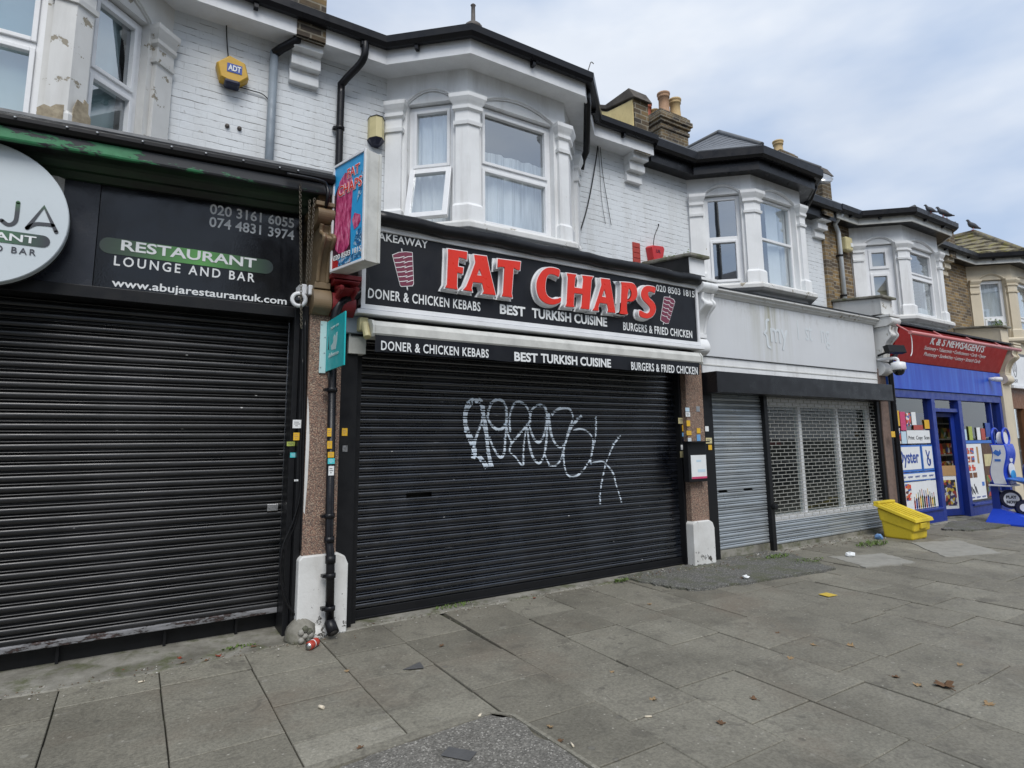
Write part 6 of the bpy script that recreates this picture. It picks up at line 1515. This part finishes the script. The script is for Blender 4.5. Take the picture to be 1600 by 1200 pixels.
# leaves and litter
def leaf_mesh(seed, lobes=5):
    rn = random.Random(seed); m = MB(); pts = []; n = lobes * 4
    for i in range(n):
        th = 2 * math.pi * i / n; r = (.5 + .5 * abs(math.cos(th * lobes / 2))) * rn.uniform(.75, 1.1) * (1.15 if abs(th - math.pi) > 1.2 else .8)
        pts.append((r * math.cos(th), r * .75 * math.sin(th), .22 * r * r * rn.uniform(.3, 1.5) + .05))
    m.add([(0, 0, .04)] + pts, [(0, 1 + i, 1 + (i + 1) % n) for i in range(n)], False)
    m.tube([(-.35, 0, .05), (-.9, .05, .06), (-1.4, .18, .10)], .035, 4); return m
LEAF = []
for k, (mt, lab) in enumerate((('brown_leaf', 'small brown fallen leaf lying on the open grey paving'), ('tan_leaf', 'small tan fallen leaf lying on the open grey paving'), ('red_leaf', 'reddish fallen leaf lying near the foot of the left black shutter'), ('brown_leaf', 'brown fallen leaf lying near the foot of the left black shutter'))):
    LEAF.append((leaf_mesh(k + 3, 5 if k != 2 else 3), mt, lab, []))
L2 = [(957, 1051, 1), (1020, 1094, 1), (1178, 1093, 0), (1126, 1131, 0), (1235, 1030, 1), (1272, 1009, 1), (1399, 1059, 0), (1435, 1072, 1), (1545, 1102, 1), (1015, 945, 1), (859, 1137, 1), (875, 1159, 0),
      (75, 1042, 3), (135, 1044, 2), (280, 1031, 2), (285, 1039, 3), (322, 1035, 3), (342, 1028, 2), (397, 1013, 3), (195, 1050, 2), (472, 1006, 2), (542, 1050, 1), (562, 1170, 0), (1160, 907, 3), (835, 935, 2), (1245, 868, 3), (690, 1010, 0), (1330, 1010, 1), (1500, 1040, 1), (1215, 990, 0)]
protos = {}
for px, py, k in L2:
    mb_, mt, lab, _ = LEAF[k]
    if px > 620 and k in (2, 3): lab = {1160: 'brown leaf lying on the dark tarmac patch', 835: 'reddish leaf lying by the foot of the graffiti shutter', 1245: 'brown leaf at the foot of the link grille'}.get(px, lab)
    if px == 472: lab = 'orange leaf lying behind the red drink can'
    if k not in protos: protos[k] = o = mb_.build('fallen_leaf', mt, fix=False)
    else: o = protos[k].copy(); COL.objects.link(o)
    q = on_g(px, py); s = random.uniform(.019, .031) * (1.25 if px > 1000 else 1)
    o.location = (q.x, q.y, .004 if py > 1040 or px > 620 else .012); o.rotation_euler = (random.uniform(-.1, .1), random.uniform(-.1, .1), random.uniform(0, 6.28)); o.scale = (s, s, s)
    if px == 1160: o.location.z = .026
    tag(o, lab, 'leaf', 'fallen leaves on the pavement')
o = protos[0].copy(); COL.objects.link(o); q = on_g(1477, 1074); o.location = (q.x, q.y, .004); o.scale = (.085, .085, .085); o.rotation_euler = (0, .1, 1.0); tag(o, 'large curled dark brown leaf on the paving at the right', 'leaf', 'fallen leaves on the pavement')
def litter(name, label, cat, px, py, mesh, mat, z=.004):
    q = on_g(px, py); mesh.v = [(x + q.x, y + q.y, zz + z) for x, y, zz in mesh.v]; return tag(mesh.build(name, mat, fix=False), label, cat, None)
def crumple(seed, r):
    rn = random.Random(seed); m = MB(); n = 8
    m.lathe([(.0, .0), (r * .7, r * .05), (r, r * .5), (r * .7, r * .95), (.0, r * 1.1)], n=n, smooth=False); m.v = [(x + rn.uniform(-.3, .3) * r, y + rn.uniform(-.3, .3) * r, max(0, z + rn.uniform(-.25, .25) * r)) for x, y, z in m.v]; return m
litter('paper_scrap', 'crumpled white paper on the mossy paving before the link grille', 'litter', 1329, 871, crumple(1, .055), 'paper')
litter('paper_scrap', 'small white scrap on the dark tarmac patch', 'litter', 1166, 908, crumple(2, .035), 'paper', .028)
litter('crushed_can', 'crushed light blue can beside the yellow grit bin', 'litter', 1373, 843, crumple(3, .065), 'bluecan')
m = MB(); m.prism([Vector((x, y, 0)) for x, y in ((-.07, -.05), (.06, -.07), (.07, .05), (-.06, .06))], (0, 0, .004)); litter('packet', 'flat yellow packet lying on the grey paving', 'litter', 1293, 930, m, 'yellow_card')
for i, (px, py, lab) in enumerate(((221, 1067, 'cigarette end lying on the paving below the left shutter'), (894, 1166, 'cigarette end near the bottom of the picture'), (1013, 1122, 'cigarette end between the tarmac and the paving at the front'), (750, 1121, 'white bottle top by the corner of the front tarmac'), (502, 1107, 'pale chewed wad on the paving left of the front tarmac'))):
    m = MB(); an = i * 1.3; m.tube([(-.02 * math.cos(an), -.02 * math.sin(an), .005), (.02 * math.cos(an), .02 * math.sin(an), .005)], .005 if i < 3 else .010, 7); litter('cigarette_end' if i < 3 else 'litter_scrap', lab, 'litter', px, py, m, 'butt')
m = MB(); m.prism([Vector((x, y, 0)) for x, y in ((-.09, .0), (.05, -.05), (.07, .07))], (0, 0, .003)); q = on_g(648, 1043); m.v = [(x + q.x, y + q.y, z + .002) for x, y, z in m.v]; o = m.build('paving_marker', 'steel_plate', None); tag(o, 'dark triangular chip in a paving slab', 'paving chip')
m = MB(); m.box(-.045, .045, -.08, .08, 0, .004); q = on_g(717, 1183); m.v = [(q.x + x * .8 - y * .6, q.y + x * .6 + y * .8, z + .0145) for x, y, z in m.v]; o = m.build('stop_tap_cover', 'steel_plate', None, bevel=.001); tag(o, 'small dark metal tap cover set in the front tarmac', 'tap cover')
# weeds at the wall foot
def weeds(px, py, n, r, h, label, z=.014):
    q = on_g(px, py); m = MB(); rn = random.Random(px)
    for i in range(n):
        a = rn.uniform(0, 6.28); rr = r * math.sqrt(rn.random()); x, y = q.x + rr * math.cos(a) * 1.8, q.y + rr * math.sin(a) * .6; d = rn.uniform(0, 6.28); l = h * rn.uniform(.4, 1.1); w = .004 + .004 * rn.random()
        dx, dy = math.cos(d), math.sin(d)
        m.add([(x - dy * w, y + dx * w, z), (x + dy * w, y - dx * w, z), (x + dx * l * .5 + dy * w * .7, y + dy * l * .5 - dx * w * .7, z + l * .55), (x + dx * l * .5 - dy * w * .7, y + dy * l * .5 + dx * w * .7, z + l * .55), (x + dx * l, y + dy * l, z + l * .6)], [(0, 1, 2, 3), (3, 2, 4)])
    return tag(m.build('weed_tuft', 'weed', fix=False), label, 'weeds', 'weed tufts along the shopfronts')
weeds(1362, 852, 170, .22, .07, 'large green weed tuft left of the yellow grit bin'); weeds(1216, 873, 90, .13, .05, 'green weeds at the foot of the black post by the grille', .026)
weeds(1262, 879, 110, .18, .03, 'flat mossy weeds on the paving before the link grille', .02); weeds(972, 910, 60, .06, .05, 'weed tuft where the graffiti shutter meets the tarmac patch'); weeds(710, 949, 90, .12, .025, 'thin weeds in the joint below the graffiti shutter'); weeds(375, 1014, 50, .07, .025, 'weeds in the joint below the left shutter')
weeds(465, 1000, 60, .06, .02, 'mossy weeds around the drain collar')
q = on_y(1548, 523, .2)
m = MB(); rn = random.Random(9)
for i in range(120):
    c = Vector((16.42, -.05, 3.98)) + Vector((rn.gauss(0, .10), rn.gauss(0, .08), abs(rn.gauss(0, .09)))); d = Vector((rn.gauss(0, 1), rn.gauss(0, 1), rn.gauss(0, 1))).normalized() * .03; e = d.orthogonal().normalized() * .018
    m.add([c - d, c + e, c + d, c - e], [(0, 1, 2, 3)])
m.tube([(16.42, -.05, 3.93), (16.42, -.05, 4.02)], .008, 5); tag(m.build('wild_plant', 'weed', fix=False), 'small green plant rooted on the cream stub wall at the right', 'plant')
m = MB()
for i in range(90):
    y = rn.uniform(-.15, .65); c = Vector((6.2 + rn.gauss(0, .03), y, 4.05 + .12 * (y + .15) + abs(rn.gauss(0, .025)))); d = Vector((rn.gauss(0, 1), rn.gauss(0, 1), rn.gauss(0, 1))).normalized() * .022; e = d.orthogonal().normalized() * .012
    m.add([c - d, c + e, c + d, c - e], [(0, 1, 2, 3)])
tag(m.build('moss', 'weed', fix=False), 'ragged moss along the coping of the black stub wall', 'moss', None, 'stuff')

# grit and crumbs gathered along the foot of the shops
m = MB(); rn = random.Random(21)
for i in range(900):
    x = rn.uniform(-.9, 11.2); y = -.02 - abs(rn.gauss(0, .13)) - (.12 if x < 1.2 else 0); r = rn.uniform(.003, .009) * (1.5 if x > 5 else 1)
    if 1.2 < x < 1.66 or 5.9 < x < 6.5: y -= .12
    z = .011 if not 4.9 < x < 7.6 else .026
    a = rn.uniform(0, 6.28); q = [(x + r * math.cos(a + k * 1.57 + rn.uniform(-.3, .3)), y + r * math.sin(a + k * 1.57 + rn.uniform(-.3, .3))) for k in range(4)]
    m.add([(u, v, z) for u, v in q] + [(x, y, z + r * .8)], [(0, 1, 4), (1, 2, 4), (2, 3, 4), (3, 0, 4)])
tag(m.build('grit', 'rubble_mix', fix=False), 'scattered grit and crumbs along the foot of the shopfronts', 'grit', None, 'stuff')

# pigeons
def pigeon(label, p, ang, s=1.0, head=.0):
    t = thing('pigeon', label, 'pigeon', tuple(p), 'pigeons on the roofs'); c, sn = math.cos(ang), math.sin(ang)
    R = lambda q: (p[0] + (q[0] * c - q[1] * sn) * s, p[1] + (q[0] * sn + q[1] * c) * s, p[2] + q[2] * s)
    m = MB(); path = [(-.20, 0, .05), (-.14, 0, .07), (-.08, 0, .095), (-.02, 0, .125), (.04, 0, .155), (.075, 0, .195), (.09, 0, .235), (.105, 0, .262), (.125, head, .268), (.145, head, .262), (.165, head, .255)]
    m.tube([R(q) for q in path], 1, 10, radii=[v * s for v in (.016, .028, .052, .068, .066, .046, .030, .030, .027, .012, .003)]); m.build('body', 'feather', t)
    m = MB()
    for y in (-.022, .022): m.tube([R((0, y, .07)), R((.01, y, .0))], .006 * s, 5); m.tube([R((-.015, y, .003)), R((.04, y, .003))], .005 * s, 5)
    m.build('leg', 'can_red', t)
    return t
pg = lambda px, py, y: tuple(on_y(px, py, y))
pigeon('pigeon alone on the gutter of the fourth house, left of the pair', pg(1454, 334.5, -.30), 2.5, .7); pigeon('taller pigeon of the pair on the gutter corner', pg(1474, 339.5, -.30), 2.4, .8); pigeon('hunched pigeon right behind the taller one on the gutter corner', pg(1480, 341.5, -.28), 1.9, .64)
pigeon('pigeon sitting on the peak of the mossy tiled bay roof', (18.66, .93, 7.03), 2.6, 1.05); pigeon('pigeon half hidden behind the mossy roof ridge', (18.95, 1.55, 6.98), 1.2, 1.0)

# ------------------------------------------------------------------ across the street (seen in the window reflections)
def opposite(x0, w, label, first=None):
    t = thing('terraced_house', label, 'house', (x0 + w / 2, -24, 0), 'houses across the street')
    bx(x0, x0 + w, -28, -20.4, 0, 9.2).build('wall', 'opp_wall', t)
    m = MB(); m.prism([Vector((x0, y, z)) for y, z in ((-20.1, 9.1), (-24.2, 12.0), (-28.3, 9.1))], (w, 0, 0)); m.build('roof', 'opp_roof', t)
    for k in range(2):
        for z in (4.0, 6.7):
            f = bx(x0 + .7 + k * w * .48, x0 + 2.1 + k * w * .48, -20.4, -20.32, z, z + 1.6).build('window', 'upvc', t); bx(x0 + .8 + k * w * .48, x0 + 2.0 + k * w * .48, -20.33, -20.30, z + .1, z + 1.5).build('pane', 'panel_gloss', f)
    bx(x0 + .2, x0 + w - .2, -20.4, -20.2, .1, 3.3).build('shopfront', 'dark_fascia', t)
    return t
for k, lab in enumerate(('house across the street, farthest left', 'house across the street, second from left', 'house across the street facing the restaurant', 'house across the street facing the takeaway', 'house across the street facing the empty shop', 'house across the street facing the newsagent', 'house across the street, farthest right')):
    if k != 2: opposite(-14 + k * 6.0, 5.98, lab)
lp = thing('street_lamp', 'tall dark street lamp at the kerb behind the camera', 'street lamp', (2.0, -6.9, 0))
m = MB(); m.lathe([(.10, -.1), (.10, 1.2), (.075, 1.25), (.06, 9.7)], (2.5, -6.95, 0), 14); m.tube([(2.5, -6.95, 9.6), (2.75, -6.95, 9.8), (3.3, -6.95, 9.85)], .045, 8); m.build('post', 'lamp_post', lp)
MB().box(3.0, 3.7, -7.1, -6.8, 9.74, 9.9).build('lamp_head', 'lamp_post', lp)

F = F1[2]; m = MB()
m.prism([F.P(u, .0705, z) for u, z in ((.002, 4.0), (.155, 3.98), (.15, 4.16), (.125, 4.19), (.12, 4.27), (.085, 4.29), (.08, 4.25), (.03, 4.26), (.002, 4.17))], Vector((*F.n, 0)) * .008)
F = F1[1]; L = F.L
m.prism([F.P(u, .0705, z) for u, z in ((L, 4.0), (L - .15, 4.0), (L - .16, 4.10), (L - .12, 4.14), (L - .08, 4.13), (L - .05, 4.16), (L, 4.17))], Vector((*F.n, 0)) * .008)
m.build('bare_render', MATS.setdefault('bare_render', plain('bare_render', (.40, .34, .24), .9, .9, 14, bump=.8, bscale=40, dark=(.16, .13, .09))), H1)

m = MB()
for px, py in ((355, 197), (374, 201)):
    q = on_y(px, py, .715); m.lathe([(.0, 0), (.022, 0), (.02, .02), (.012, .03), (.0, .03)], (q.x, .72, q.z), 10, axis=(0, -1, 0))
m.build('wall_bolt', 'rust_pole', H1)
